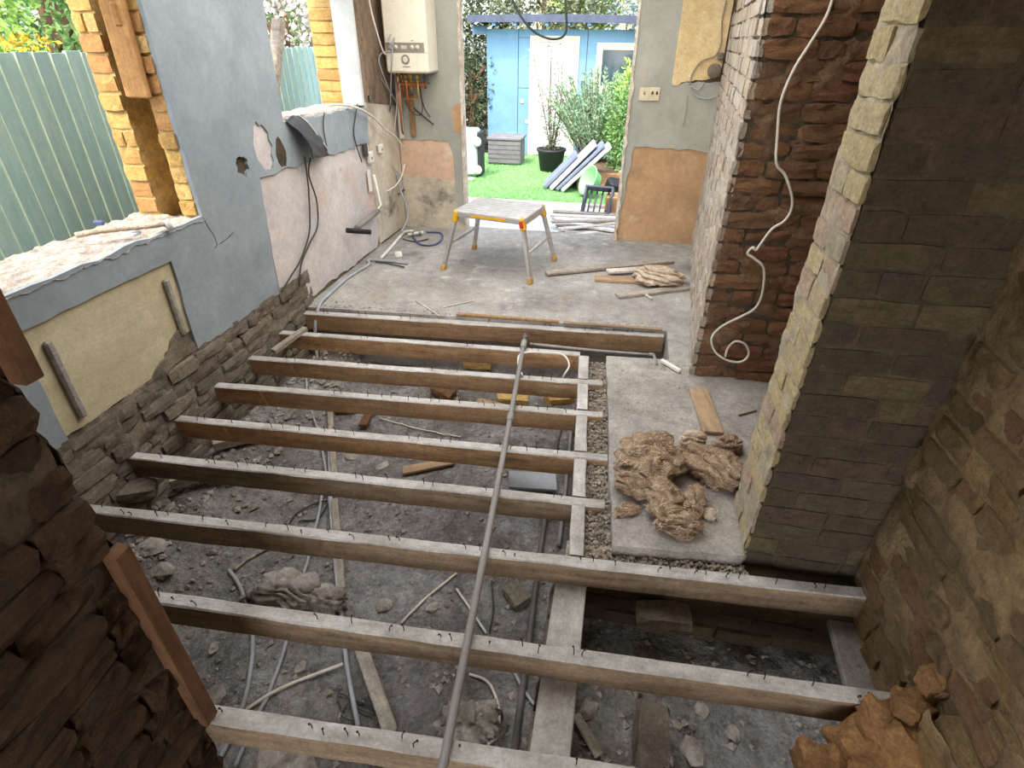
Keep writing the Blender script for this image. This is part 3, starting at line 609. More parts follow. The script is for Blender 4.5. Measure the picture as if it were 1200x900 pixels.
# ------------------------------------------------------------------ joists
def frame(a, b, up=Vector((0,0,1))):
    x = (b-a).normalized(); y = up.cross(x).normalized(); z = x.cross(y)
    m = Matrix((x, y, z)).transposed().to_4x4(); m.translation = (a+b)/2; return m
def nail_mesh(seed):
    r = random.Random(seed); h = r.uniform(.020, .036); dx = r.uniform(-.010, .010); dy = r.uniform(-.010, .010)
    mb = MB(); pts = [(0,0,-.012), (0,0,h*.5), (dx*.5, dy*.5, h*.85), (dx, dy, h)]
    mb.tube(pts, .0017, 5); mb.tube([(dx, dy, h-.001), (dx*1.06, dy*1.06, h+.0015)], .0036, 6)
    me = bpy.data.meshes.new('nail'); me.from_pydata(mb.v, [], mb.f); me.materials.append(M['rust']); return me
NAILS = [nail_mesh(i) for i in range(6)]
JH = .105
def joist(name, a, b, w, material, label, group, nails=(), h=JH, seed=0, top=None, dusty=True):
    a = Vector((a.x, a.y, 0)); b = Vector((b.x, b.y, 0)); m = frame(a, b); L = (b-a).length
    root = bpy.data.objects.new(name, None); col.objects.link(root); root.empty_display_size = .05
    back = m.col[1].to_3d().normalized(); root.location = (a+b)/2 - back*(w/2) + Vector((0,0,-h)); root.rotation_euler = m.to_3x3().to_euler()
    tag(root, label, 'joist', group)
    mm = wm(root)
    r = random.Random(seed); mb = MB(); n = max(2, int(L/.12))
    # slightly wavy sawn timber
    secs = []
    for i in range(n+1):
        x = -L/2 + L*i/n; e = [r.uniform(-.0022, .0022) for _ in range(8)]; c = .005
        secs.append([(x, -w/2+e[0], e[1]), (x, w/2+e[2], e[1]), (x, w/2+e[2], h-c), (x, w/2-c+e[3], h+e[4]*.5), (x, -w/2+c+e[5], h+e[4]*.5), (x, -w/2+e[0], h-c)])
    k = 6; vs = [p for s_ in secs for p in s_]; fs = []; mi = []
    for i in range(n):
        for j in range(k):
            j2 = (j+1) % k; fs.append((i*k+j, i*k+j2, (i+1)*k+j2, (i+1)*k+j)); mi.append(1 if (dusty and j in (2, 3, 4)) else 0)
    fs.append(tuple(range(k))); mi.append(0); fs.append(tuple(n*k+j for j in reversed(range(k)))); mi.append(0)
    b0 = len(mb.v); mb.v += vs; mb.f += fs; mb.m += mi; mb.sm += [False]*len(fs)
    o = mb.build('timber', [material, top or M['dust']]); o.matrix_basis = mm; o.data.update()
    bm = bmesh.new(); bm.from_mesh(o.data); bmesh.ops.recalc_face_normals(bm, faces=bm.faces); bm.to_mesh(o.data); bm.free(); par(o, root)
    for x in nails:
        for d in (-.02, .022):
            if r.random() < .22: continue
            p = mm @ Vector((x - L/2 + d + r.uniform(-.01, .01), r.uniform(-w*.25, w*.25), h))
            mtx = Matrix.Translation(p) @ Matrix.Rotation(r.uniform(0, 6.28), 4, 'Z')
            meshobj('nail', r.choice(NAILS), root, mtx)
    return root
def ext(a, b, xa=None, xb=None):
    d = b - a; r_ = [a, b]
    if xa is not None: r_[0] = a + d*((xa-a.x)/d.x)
    if xb is not None: r_[1] = a + d*((xb-a.x)/d.x)
    return r_
JG = 'bare floor joists spanning the open void'
TXL = -.115; # joists run to the trimmer
ord_ = ['deep brown joist lying against the edge of the concrete floor', 'second joist counted from the concrete floor, brown and nail free at its left end',
 'third joist counted from the concrete floor', 'fourth joist counted from the concrete floor, with fine saw marks on its face', 'fifth joist counted from the concrete floor, whitish dusty top',
 'sixth joist counted from the concrete floor, dark with whitish top', 'long joist running under the foot of the brick pier, below the insulation', 'long joist second from the bottom of the picture, bent nails along its top', 'nearest joist, cut off by the bottom edge of the picture']
px = [((367,364),(777,390)), ((335,387),(680,412)), ((282,415),(706,446)), ((250,447),(706,482)), ((202,485),(712,532)), ((140,527),(709,585)), ((125,592),(1012,688)), ((172,690),(1056,812)), ((235,823),(500,862))]
JL = []
for i, (p, q) in enumerate(px):
    a, b = G(*p), G(*q)
    a, b = ext(a, b, LX-.05 if i not in (0,) else LX-.03, {6: RX+.03, 7: RX+.03, 8: RX-.06}.get(i))
    r = random.Random(40+i); L = (b-a).length
    nl = [x for x in [.18 + .14*k + r.uniform(-.02, .02) for k in range(int(L/.14))] if x < L-.1 and r.random() < (.45 if i < 3 else .8)]
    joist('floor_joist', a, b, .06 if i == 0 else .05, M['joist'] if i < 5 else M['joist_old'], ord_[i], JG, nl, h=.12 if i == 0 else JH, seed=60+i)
    JL.append((a, b))
# trimmer made of short pieces between the joists
T0 = G(676, 650); T1 = G(685, 412)
def trim_at(y): return T0.x + (T1.x-T0.x)*(y-T0.y)/(T1.y-T0.y)
TG = 'short trimmer pieces between the joist ends'
names = ['short dusty trimmer between the second and third joists from the concrete', 'short dusty trimmer between the third and fourth joists from the concrete', 'short dusty trimmer between the fourth and fifth joists from the concrete', 'short dusty trimmer between the fifth and sixth joists from the concrete', 'short dusty trimmer beside the insulation, ending at the long joist']
def jy(i, x):
    a, b = JL[i]; return a.y + (b.y-a.y)*(x-a.x)/(b.x-a.x)
for k in range(5):
    i0, i1 = k+2, k+1
    y0 = jy(i0, -.06) + .004; y1 = jy(i1, -.06) - .054
    if k == 4: i0, i1 = 6, 5; y0 = jy(6, -.03)+.004; y1 = jy(5, -.05)-.054
    x0, x1 = trim_at(y0), trim_at(y1)
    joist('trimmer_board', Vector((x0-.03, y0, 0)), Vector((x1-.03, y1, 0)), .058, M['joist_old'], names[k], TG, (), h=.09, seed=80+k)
# wall plate plank under the near joists
def plank(name, a, b, w, t, material, label, cat='plank', group=None, roll=0.0, ch=.003, top=None, up=None, kids=None):
    m = frame(Vector(a), Vector(b), up or Vector((0,0,1))) @ Matrix.Rotation(roll, 4, 'X'); L = (Vector(b)-Vector(a)).length
    mb = MB(); r = random.Random(hash(label) % 999 if False else len(label)*7)
    mb.cbox((0, 0, 0), (L, w, t), ch, 0, top=1 if top else None)
    o = mb.build(name, [material] + ([top] if top else [])); o.matrix_basis = m
    return tag(o, label, cat, group)
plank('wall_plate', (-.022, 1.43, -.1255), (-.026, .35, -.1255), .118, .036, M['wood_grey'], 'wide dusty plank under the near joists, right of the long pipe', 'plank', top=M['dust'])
# long pipe lying across all joists
pp = [G(513, 912, .022), G(520, 893, .022), G(560, 690, .024), G(598, 490, .024), G(614, 402, .026)]
pp[0].z = .02
e = empty('conduit_pipe', pp[0], 'long grey plastic pipe laid across the joists', 'pipe')
mb = MB(); mb.tube(pp, .0135, 12); mb.build('tube', M['pipe'], e)
mb = MB(); d = (pp[3]-pp[4]).normalized(); mb.tube([pp[4]+d*.07, pp[4]-d*.02], .019, 12); mb.build('coupling', M['pipe'], e)
mb = MB(); mb.tube([pp[3]+d*.03, pp[3]-d*.03], .017, 12); mb.build('coupling', M['pipe'], e)
mb = MB(); mb.tube([pp[4], pp[4]-d*.06+Vector((0,0,.01)), pp[4]-d*.09+Vector((0,0,.015))], .011, 8); mb.tube([pp[4]-d*.05+Vector((-.02,0,.012)), pp[4]-d*.06+Vector((.03,0,.02))], .007, 6); mb.build('tap_end', M['pipe_dark'], e)
e = empty('thin_pipe', G(620, 404, .01), 'thin grey pipe with an elbow lying on the second joist', 'pipe')
q = [G(621, 403, .013), G(700, 411, .012), G(766, 416, .012)]
mb = MB(); mb.tube(spline(q, 3), .009, 8); mb.tube([q[2], G(770, 428, .026)], .009, 8); mb.build('tube', M['pipe'], e)
mb = MB(); mb.tube([q[2]+Vector((-.03,0,0)), q[2]+Vector((.004,0,0))], .0125, 8); mb.build('elbow', M['pipe'], e)
mb = MB(); mb.tube(spline([G(612, 440, .012), G(607, 425, .014), G(612, 414, .03), G(640, 413, .03), G(660, 416, .03), G(667, 428, .01), G(661, 440, -.03), G(655, 455, -.12)], 5), .0055, 8)
tag(mb.build('cable_loop', M['cable_white']), 'short white cable looping off the long pipe onto the second joist', 'cable')
# steel pipes standing in the void beside the trimmer
def on_soil(x, y, zg, up=.012):
    p = G(x, y, zg)
    for _ in range(4): p = G(x, y, soil_z(p.x, p.y) + up)
    return p
def soil_line(pts, up=.01, n=4):
    P = [on_soil(x, y, -.35, up) for x, y in pts]; S_ = spline(P, n)
    for p in S_: p.z = max(p.z, soil_z(p.x, p.y) + up)
    return S_
pq = [on_soil(605, 872, -.3, .02), on_soil(632, 645, -.3, .02), on_soil(646, 560, -.3, .02), on_soil(658, 490, -.3, .02)]
mb = MB(); mb.tube(soil_line([(603, 880), (620, 750), (634, 640), (648, 550), (659, 490)], .016), .013, 10)
tag(mb.build('steel_pipe', M['pipe_dark']), 'dark steel pipe running under the joists beside the wide plank', 'pipe')
mb = MB(); mb.tube(soil_line([(655, 640), (662, 580), (668, 520), (672, 480)], .012), .010, 8)
tag(mb.build('steel_pipe', M['pipe']), 'shorter pale pipe under the joists close to the trimmer', 'pipe')
# cables and strips on the soil
def cable(pts, r, material, label, up=.01, name='cable', n=5):
    mb = MB(); mb.tube(soil_line(pts, up, n), r, 7); return tag(mb.build(name, material), label, 'cable')
cable([(252, 900), (272, 860), (288, 815), (296, 765), (294, 725), (280, 685), (268, 668)], .0085, M['cable_grey'], 'thick pale cable curving down the left of the void')
cable([(275, 900), (292, 860), (312, 820), (332, 765), (346, 715), (360, 660), (374, 600), (380, 560)], .0075, M['cable_grey'], 'pale cable just right of the thick one at the lower left')
cable([(288, 832), (330, 806), (402, 778)], .006, M['cable_white'], 'straight pale cable lying slantwise across the lower left soil')
cable([(420, 852), (410, 800), (402, 740), (398, 690), (394, 640), (388, 590), (384, 520), (372, 500)], .009, M['cable_grey'], 'bundled pale cable beside the wooden lath strip')
cable([(396, 700), (390, 630), (383, 560), (374, 510), (362, 470), (358, 430)], .007, M['cable_grey'], 'second pale cable of the bundle running far under the joists', .02)
cable([(470, 730), (500, 700), (535, 672)], .005, M['cable_white'], 'thin white wire left of the long pipe on the soil')
cable([(535, 690), (552, 715), (570, 742)], .005, M['cable_white'], 'thin white wire right of the long pipe on the soil')
cable([(550, 790), (572, 800), (584, 828), (583, 858), (572, 872)], .0055, M['cable_white'], 'white wire bending in an arc near the bottom of the picture')
cable([(600, 782), (616, 812), (632, 832)], .006, M['cable_grey'], 'grey wire beside the dark steel pipe')
cable([(576, 680), (578, 715), (574, 740)], .004, M['cable_dark'], 'thin dark wire standing near the long pipe')
cable([(445, 490), (480, 500), (515, 508), (540, 512)], .004, M['cable_white'], 'fine pale wire across the soil between the fifth joists')
cable([(340, 612), (350, 600), (370, 590), (385, 588), (372, 608), (350, 612)], .004, M['cable_dark'], 'dark wire loop on the soil at the left')
cable([(400, 830), (395, 815), (405, 815), (420, 830), (440, 838), (430, 826), (412, 822), (400, 838), (415, 846)], .003, M['cable_dark'], 'small tangle of dark wire near the wooden lath')
cable([(275, 668), (300, 650), (318, 640)], .008, M['wood_grey'], 'thin dry root sticking out at the left soil')
def ground_plank(p, q, w, t, material, label, lift=.012, roll=0, name='wood_strip', cat='plank'):
    a, b = on_soil(*p, -.35, lift), on_soil(*q, -.35, lift); 
    mid = (a+b)/2; need = max(soil_z(mid.x, mid.y)+lift - mid.z, 0); a.z += need; b.z += need
    return plank(name, a, b, w, t, material, label, cat, roll=roll)
ground_plank((458, 858), (418, 745), .05, .014, M['wood_grey'], 'pale wooden lath strip slanting down near the bottom', .014)
ground_plank((400, 690), (392, 585), .034, .014, M['wood_grey'], 'pale wooden lath strip continuing away under the long joists', .02)
ground_plank((392, 560), (386, 470), .034, .014, M['wood_grey'], 'narrow lath strip beneath the fourth and fifth joists', .02)
ground_plank((472, 552), (532, 540), .05, .02, M['wood'], 'pale wood offcut lying below the fifth joist', .02, .2)
ground_plank((425, 500), (440, 470), .05, .02, M['wood_red'], 'reddish wood offcut standing on the soil', .03)
ground_plank((675, 838), (702, 885), .03, .02, M['wood_grey'], 'thin stick leaning beside the wide plank at the bottom', .02)
ground_plank((560, 470), (640, 490), .05, .02, M['wood'], 'rough timber offcut below the fourth joist near the pipe', .02)
ground_plank((282, 702), (318, 688), .02, .016, M['wood_grey'], 'short grey stick poking from the old rag', .02)
e = plank('grey_board', on_soil(596, 562, -.3, .06), on_soil(652, 566, -.3, .06), .10, .02, M['lino'], 'light grey board offcut propped over a dark gap beside the pipes', 'board', roll=.25)
# loose bricks
def loose_brick(p, z, rx, ry, rz, label, key='base', s=(.215, .10, .065), group=None):
    mtx = Matrix.Translation((p.x, p.y, z)) @ Matrix.Rotation(rz, 4, 'Z') @ Matrix.Rotation(ry, 4, 'Y') @ Matrix.Rotation(rx, 4, 'X') @ Matrix.Diagonal((*s, 1))
    return tag(meshobj('loose_brick', RND.choice(BK[key]), None, mtx), label, 'brick', group)
p = onY(777, 722, 1.40); loose_brick(p, p.z, 0, 0, .05, 'dusty brick lying on the ledge between the two long joists', 'base', (.20, .10, .06))
p = G(762, 868, SOIL+.06); loose_brick(p, soil_z(p.x, p.y)+.05, .15, 0, 1.5, 'loose brick on the soil at the bottom right of the wide plank', 'base', (.20, .11, .075))
p = on_soil(605, 700, -.35); loose_brick(p, soil_z(p.x, p.y)+.025, .1, 0, -.8, 'small brick fragment between the long pipe and the dark pipe', 'base', (.11, .08, .05))
p = G(152, 568, -.10); loose_brick(p, -.14, .1, .1, .5, 'brick sitting by the left wall between the sixth and seventh joists', 'base', (.20, .10, .065))
p = G(150, 585, -.2); loose_brick(p, -.22, .1, -.1, .3, 'lower brick by the left wall under the other loose brick', 'base', (.20, .12, .075))
p = on_soil(245, 520, -.3); loose_brick(p, soil_z(p.x, p.y)+.04, .2, .2, .9, 'brick fragment in the dark corner under the fifth joist', 'base', (.16, .10, .06))
p = on_soil(405, 480, -.3); loose_brick(p, soil_z(p.x, p.y)+.03, .2, .1, .4, 'reddish brick piece under the fourth joist', 'brown', (.12, .09, .06))
mb = MB(); mb.cbox((0,0,0), (.62, .12, .03), .004); o = mb.build('stone_ledge', M['hearth']); o.location = (.97, 1.2, -.17); o.rotation_euler = (0, 0, PI/2-.05); tag(o, 'dusty ledge along the foot of the right wall between long joists', 'ledge')
p = on_soil(600, 470, -.3); loose_brick(p, soil_z(p.x, p.y)+.03, .1, .1, .2, 'yellowish brick under the third joist near the long pipe', 'reveal', (.20, .10, .065))
p = on_soil(655, 470, -.3); loose_brick(p, soil_z(p.x, p.y)+.03, .1, .1, .5, 'yellowish brick beside the trimmer under the third joist', 'reveal', (.18, .10, .065))
p = on_soil(560, 428, -.3); loose_brick(p, soil_z(p.x, p.y)+.04, .1, .0, .1, 'yellowish brick under the second joist', 'reveal', (.20, .10, .065))
p = on_soil(520, 462, -.3); loose_brick(p, soil_z(p.x, p.y)+.03, .1, .2, -.3, 'brown brick piece under the third joist near the middle', 'brown', (.15, .10, .065))
plank('short_timber', Vector((-2.02, 2.72, -.03)), Vector((-1.93, 2.98, .015)), .04, .03, M['wood_grey'], 'short grey timber resting by the left wall at the second joist', 'timber')
plank('short_timber', Vector((-2.0, 1.70, -.20)), Vector((-1.78, 1.86, -.20)), .07, .05, M['wood_grey'], 'short grey timber by the left wall under the fifth joist', 'timber')
plank('short_timber', Vector((-2.0, 2.02, -.22)), Vector((-1.82, 2.16, -.22)), .07, .05, M['wood_grey'], 'short grey timber by the left wall under the fourth joist', 'timber')
# old rag on the soil
def blob_obj(name, c, rad, material, label, cat, seed, amp=.35, fr=3.0, sub=4, flat_=.0, ridged=True, parent=None, rot=0.0, fine=.12):
    bm = bmesh.new(); bmesh.ops.create_icosphere(bm, subdivisions=sub, radius=1.0)
    off = Vector((seed*3.1, seed*1.7, seed*.9))
    Rz = Matrix.Rotation(rot, 3, 'Z')
    for v in bm.verts:
        p = v.co.copy(); w = p + mnoise.noise_vector(p*1.3+off)*.35
        d = mnoise.fractal(w*fr*.5+off, 1, 2, 3)*amp
        if ridged:
            ph = (w.x*.7 + w.z*1.5 + w.y*.9)*fr*1.9 + seed + 1.6*mnoise.noise(w*1.4+off)
            d += abs(math.sin(ph))**.7*amp*1.15 - amp*.6 + (1-abs(mnoise.noise(w*fr*2.2+off))*2)*amp*fine
        q = p*(1+d); q = Rz @ Vector((q.x*rad[0], q.y*rad[1], q.z*rad[2])); q += Vector(c)
        v.co = q
    zf = flat_
    for v in bm.verts:
        if v.co.z < zf: v.co.z = zf + (v.co.z-zf)*.05
    me = bpy.data.meshes.new(name); bm.to_mesh(me); bm.free(); me.materials.append(material)
    for p in me.polygons: p.use_smooth = True
    o = meshobj(name, me, parent)
    return tag(o, label, cat) if label else o
p = on_soil(338, 697, -.35); blob_obj('old_rag', (p.x, p.y, p.z+.02), (.11, .075, .05), M['stone'], 'crumpled dusty rag on the soil behind the lower joist', 'rag', 3, .45, 3, 5, p.z-.02)
p = on_soil(380, 705, -.35); blob_obj('debris_clump', (p.x, p.y, p.z+.01), (.08, .05, .04), M['stone'], 'smaller dusty clump right of the rag', 'debris', 5, .45, 3, 4, p.z-.02)
p = on_soil(552, 850, -.35); blob_obj('debris_clump', (p.x, p.y, p.z+.01), (.09, .06, .04), M['stone'], 'pale fluffy debris on the soil right of the pipe at the bottom', 'debris', 8, .5, 4, 4, p.z-.02)
# scattered rubble on the soil (too many to count)
def rock(mb, c, s, r):
    vs = []
    for d in ((1,0,0),(-1,0,0),(0,1,0),(0,-1,0),(0,0,1),(0,0,-1)):
        k = s*r.uniform(.55, 1.15); vs.append((c[0]+d[0]*k+r.uniform(-.3,.3)*s, c[1]+d[1]*k+r.uniform(-.3,.3)*s, c[2]+d[2]*k*.7))
    mb.add(vs, [(0,2,4),(2,1,4),(1,3,4),(3,0,4),(2,0,5),(1,2,5),(3,1,5),(0,3,5)], 0, False)
r = random.Random(99); mb = MB()
for i in range(7000):
    x = r.uniform(-2.05, 1.0); y = r.uniform(.3, 3.3); s = .003 + .017*r.random()**4
    dens = .35 + .65*(mnoise.noise(Vector((x*2.5, y*2.5, 1)))>0)
    if r.random() > dens: continue
    rock(mb, (x, y, soil_z(x, y)+s*.35), s, r)
for i in range(420):
    x = -2.05 + abs(r.gauss(0, .22)); y = r.uniform(.8, 3.25); s = r.uniform(.008, .034); rock(mb, (x, y, soil_z(x, y)+s*.3), s, r)
for i in range(160):
    x = r.uniform(.05, .98); y = r.uniform(.7, 1.44); s = r.uniform(.006, .02); rock(mb, (x, y, soil_z(x, y)+s*.3), s, r)
tag(mb.build('rubble', M['stone']), 'small rubble scattered over the soil of the void', 'rubble', kind='stuff')
r = random.Random(98)
big = [('flat pale stone on the dark soil at the lower left', (250, 757), .022), ('pale stone chip at the far lower left of the void', (222, 742), .018), ('grey stone slab piece near the bottom left corner', (252, 815), .035), ('stone lying under the nearest joist at the left', (322, 888), .05), ('second stone under the nearest joist at the left', (350, 893), .05),
 ('grey stone between the lath and the curved wire', (352, 780), .02), ('flat stone in the soil left of the long pipe', (450, 708), .03), ('small grey stone left of the long pipe on the soil', (508, 710), .022), ('brownish stone under the sixth joist near the middle', (412, 535), .03), ('stone in the soil below the fifth joist', (448, 545), .03), ('stone by the left wall below the seventh joist', (178, 640), .05), ('second stone by the left wall below the seventh joist', (190, 668), .04),
 ('stone lump right of the wide plank near the bottom', (690, 830), .03), ('dark stone lump beside the loose brick at the bottom', (812, 880), .04), ('stone lump in the dark void at the right', (822, 830), .025), ('stone lump near the foot of the right wall', (860, 858), .022)]
for lab, (x, y), s in big:
    p = on_soil(x, y, -.35); mb = MB(); bm = bmesh.new(); bmesh.ops.create_icosphere(bm, subdivisions=2, radius=1)
    o_ = Vector((x*.1, y*.1, 0))
    for v in bm.verts:
        v.co *= 1 + .45*mnoise.noise(v.co*1.3+o_); v.co = Vector((v.co.x*s*1.3, v.co.y*s, v.co.z*s*.5))
    bmesh.ops.rotate(bm, verts=bm.verts, matrix=Matrix.Rotation(r.uniform(0, 6), 3, 'Z'))
    me = bpy.data.meshes.new('stone'); bm.to_mesh(me); bm.free(); me.materials.append(M['stone'])
    o = meshobj('stone', me); o.location = (p.x, p.y, soil_z(p.x, p.y)+s*.2); tag(o, lab, 'stone', 'loose stones in the void')
# gravel strip between trimmer and hearth
r = random.Random(97); mb = MB(); 
for i in range(2400):
    y = r.uniform(1.46, 3.0); xa = trim_at(y)+.03; xb = h[1].x + (h[0].x-h[1].x)*(y-h[1].y)/(h[0].y-h[1].y)+.0
    x = r.uniform(xa, xb); s = r.uniform(.005, .012); rock(mb, (x, y, -.03-r.uniform(0, .02)+s*.3), s, r)
for i in range(900):
    x = r.uniform(.0, .62); y = r.uniform(1.455, 1.535) + .03*(x-.3); s = r.uniform(.004, .011); rock(mb, (x, y, -.035+r.uniform(0, .02)), s, r)
mb.box((trim_at(2.2)+.0, 1.455, -.09), (.60, 1.55, -.035)); mb.box((-.02, 1.5, -.09), (.12, 3.0, -.045))
tag(mb.build('gravel', M['gravel']), 'gravel packed between the trimmer boards and the hearth slab', 'gravel', kind='stuff')

# ------------------------------------------------------------------ insulation heap on the hearth
IG = 'clumps of brown insulation on the hearth slab'
def wool(c, rad, seed, label, rot=0, material=None, sub=5, amp=.34, fr=1.6, z0=FL+.004):
    o = blob_obj('insulation_clump', (c.x, c.y, z0+rad[2]*.72), rad, material or M['insul'], label, 'insulation', seed, amp, fr, sub, z0, True, None, rot, .22)
    # fibres matted over the surface, some sticking out
    me = o.data; r = random.Random(seed); mbs = [MB(), MB()]; n = len(me.vertices); ar = (rad[0]*rad[1]+rad[0]*rad[2]+rad[1]*rad[2])
    for i in range(int(120000*ar)):
        v = me.vertices[r.randrange(n)]
        if v.co.z < z0+.006: continue
        nn = v.normal; fl = Vector((math.cos(rot), math.sin(rot), .25))
        t = (fl*r.choice((-1, 1)) + Vector((r.uniform(-1,1), r.uniform(-1,1), r.uniform(-1,1)))*.9); t = (t - nn*t.dot(nn)).normalized()
        L = r.uniform(.012, .034); lift = r.uniform(-.002, .006) + (r.uniform(0, .012) if r.random() < .15 else 0); s1 = nn.cross(t)*r.uniform(.0005, .0011); bend = nn.cross(t)*r.uniform(-.5, .5)*L
        p0 = v.co - t*L*.5 - nn*.001; p1 = v.co + nn*lift*.8 + bend*.3; p2 = v.co + t*L*.5 + nn*(lift-.003) + bend
        for q in (p0, p1, p2): q.z = max(q.z, z0+.001)
        mbs[0 if r.random() < .45 else 1].add([p0-s1, p0+s1, p1+s1, p1-s1, p2+s1*.4, p2-s1*.4], [(0,1,2,3), (3,2,4,5)], 0, False)
    f = mbs[0].build('fibres', M['fibre_light'], o); f['kind'] = 'stuff'; f = mbs[1].build('fibres', M['fibre_mid'] if not material else M['fibre_light'], o); f['kind'] = 'stuff'
    o['group'] = IG; return o
wool(G(760, 541, .08), (.115, .115, .095), 2, 'biggest rounded insulation clump at the left of the heap', .3)
wool(G(748, 570, .05), (.085, .065, .055), 21, 'insulation clump at the lower left of the biggest one', -.2)
wool(G(776, 588, .05), (.06, .115, .055), 4, 'long insulation tongue at the front of the heap', .25, fr=1.4)
wool(G(836, 552, .06), (.115, .08, .07), 6, 'flat insulation clump at the right beside the pier', -.5)
wool(G(795, 618, .035), (.075, .05, .045), 9, 'low insulation clump at the very front of the heap', .2)
wool(G(812, 592, .045), (.038, .085, .045), 12, 'narrow insulation strand in the middle of the heap', -.25)
wool(G(852, 524, .045), (.06, .045, .045), 14, 'small insulation tuft at the back right of the heap', .5)
wool(G(790, 540, .045), (.05, .07, .05), 18, 'insulation clump wedged between the two biggest ones', .9)
wool(G(735, 602, .012), (.05, .026, .013), 15, 'thin insulation scrap left of the heap on the slab', .5, sub=5)
wool(G(812, 520, .04), (.05, .035, .04), 16, 'small pale tuft behind the heap', .1, M['insul_pale'], 5)
wool(G(832, 607, .02), (.022, .022, .02), 17, 'tiny pale tuft at the right front of the heap', 0, M['insul_pale'], 5)
# alcove bits
plank('short_plank', G(818, 456, FL+.016), G(836, 508, FL+.016), .10, .02, M['wood'], 'short brown board lying on the hearth behind the pier')
plank('wood_stick', G(865, 486, FL+.012), G(886, 480, FL+.012), .014, .012, M['wood_grey'], 'small stick on the hearth beside the pier', 'stick')
plank('white_plank', G(775, 422, FL+.02), G(797, 435, FL+.02), .022, .02, M['white_plastic'], 'small white plastic strip at the corner of the concrete floor', 'strip')

# ------------------------------------------------------------------ planks and tow on the concrete floor
CG = 'old boards lying on the concrete floor'
z = FL+.012
plank('floor_plank', G(640, 320, z+.01), G(788, 305, z+.01), .07, .022, M['wood_grey'], 'longest thin board on the concrete floor', group=CG, roll=.15)
plank('floor_plank', G(700, 315, z), G(785, 307, z), .06, .02, M['wood'], 'pale board half hidden behind the longest board', group=CG)
plank('floor_plank', G(697, 326, z), G(770, 330, z), .11, .022, M['wood'], 'wide board under the pale wool tuft on the concrete', group=CG)
plank('floor_plank', G(712, 318, z+.02), G(775, 314, z+.02), .075, .02, M['plank_pale'], 'pale board behind the wool tuft on the concrete', group=CG)
plank('floor_plank', G(723, 347, z), G(806, 337, z), .075, .022, M['wood_grey'], 'nearest board on the concrete floor, in front of the wool tuft', group=CG)
plank('wood_stick', G(752, 342, z), G(764, 350, z), .016, .014, M['plank_pale'], 'tiny pale stick in front of the nearest board on the concrete', 'stick')
o = wool(G(772, 325, FL+.05), (.16, .12, .055), 41, 'pale fluffy wool tuft on the boards of the concrete floor', -.2, M['insul_pale'], 5, .36, 2.4, FL+.022); o['group'] = ''; del o['group']
# debris strip along the concrete edge and chips
r = random.Random(5); mb = MB()
for i in range(420):
    t = r.random(); x = C0.x + (C1.x-C0.x)*t; y = C0.y + (C1.y-C0.y)*t + abs(r.gauss(0, .05)); s = .002+.008*r.random()**2; rock(mb, (x, y+.015, FL+s*.3), s, r)
for i in range(380):
    x = r.uniform(-2.0, .7); y = r.uniform(3.4, 5.2); s = .002+.006*r.random()**3; rock(mb, (x, y, FL+s*.3), s, r)
for i in range(260):
    x = r.uniform(.1, .62); y = r.uniform(1.56, 2.9); s = .002+.006*r.random()**3; rock(mb, (x, y, FL+.004+s*.3), s, r)
tag(mb.build('floor_debris', M['stone']), 'fine debris strewn on the concrete floor and hearth', 'debris', kind='stuff')
for lab, a, b, w in (('thin lath splinter on the concrete left of the platform legs', (487, 352), (515, 370), .010), ('thin pale stick near the concrete edge at the left', (520, 360), (556, 352), .008)):
    plank('wood_splinter', G(*a, FL+.006), G(*b, FL+.006), w, .008, M['plank_pale'], lab, 'splinter')
plank('rotten_batten', G(535, 368, FL+.012), G(655, 377, FL+.008), .028, .016, M['wood_orange'], 'rotten orange wood batten on the edge of the concrete floor', 'batten')
plank('dark_batten', G(660, 378, FL+.012), G(776, 386, FL+.008), .03, .014, M['joist_old'], 'dark splintered batten on the edge of the concrete floor', 'batten')

# ------------------------------------------------------------------ folding work platform
FT = [G(512, 317, FL), G(622, 336, FL), G(655, 308, FL), G(555, 294, FL)]     # FL FR BR BL
ZT = .50
TP = [G(529, 246, ZT), G(610, 257, ZT), G(642, 239, ZT), G(564, 231, ZT)]
cen = sum(FT, Vector())/4; u = ((TP[1]-TP[0]) + (TP[2]-TP[3])).normalized(); v = Vector((-u.y, u.x, 0)); hw, hd = .30, .235
tc = sum(TP, Vector())/4; tc.z = 0
hop = empty('work_platform', (tc.x, tc.y, FL), 'folding aluminium work platform with yellow hinge corners', 'platform', rz=math.atan2(u.y, u.x))
def hp(a, b, z): return tc + u*a + v*b + Vector((0,0,z))
HM = Matrix((u, v, Vector((0,0,1)))).transposed().to_4x4(); HM.translation = tc
mb = MB(); mb.cbox((0, 0, ZT-.012), (2*hw, 2*hd, .024), .006, 0, M=HM)
deck = mb.build('deck', M['alu_top'], hop)
mb = MB()
for i in range(9): mb.box((-hw+.02, -hd+.03+i*.0515, ZT), (hw-.02, -hd+.042+i*.0515, ZT+.003), M=HM)
mb.build('tread_ribs', M['alu'], deck)
for sgn in (-1, 1):
    mb = MB(); mb.cbox((0, sgn*(hd-.006), ZT-.03), (2*hw-.08, .014, .036), .003, M=HM); mb.build('side_rail', M['alu'], hop)
    mb = MB(); mb.cbox((sgn*(hw-.007), 0, ZT-.034), (.016, 2*hd-.06, .05), .003, M=HM); mb.build('end_rail', M['alu'], hop)
feet = []
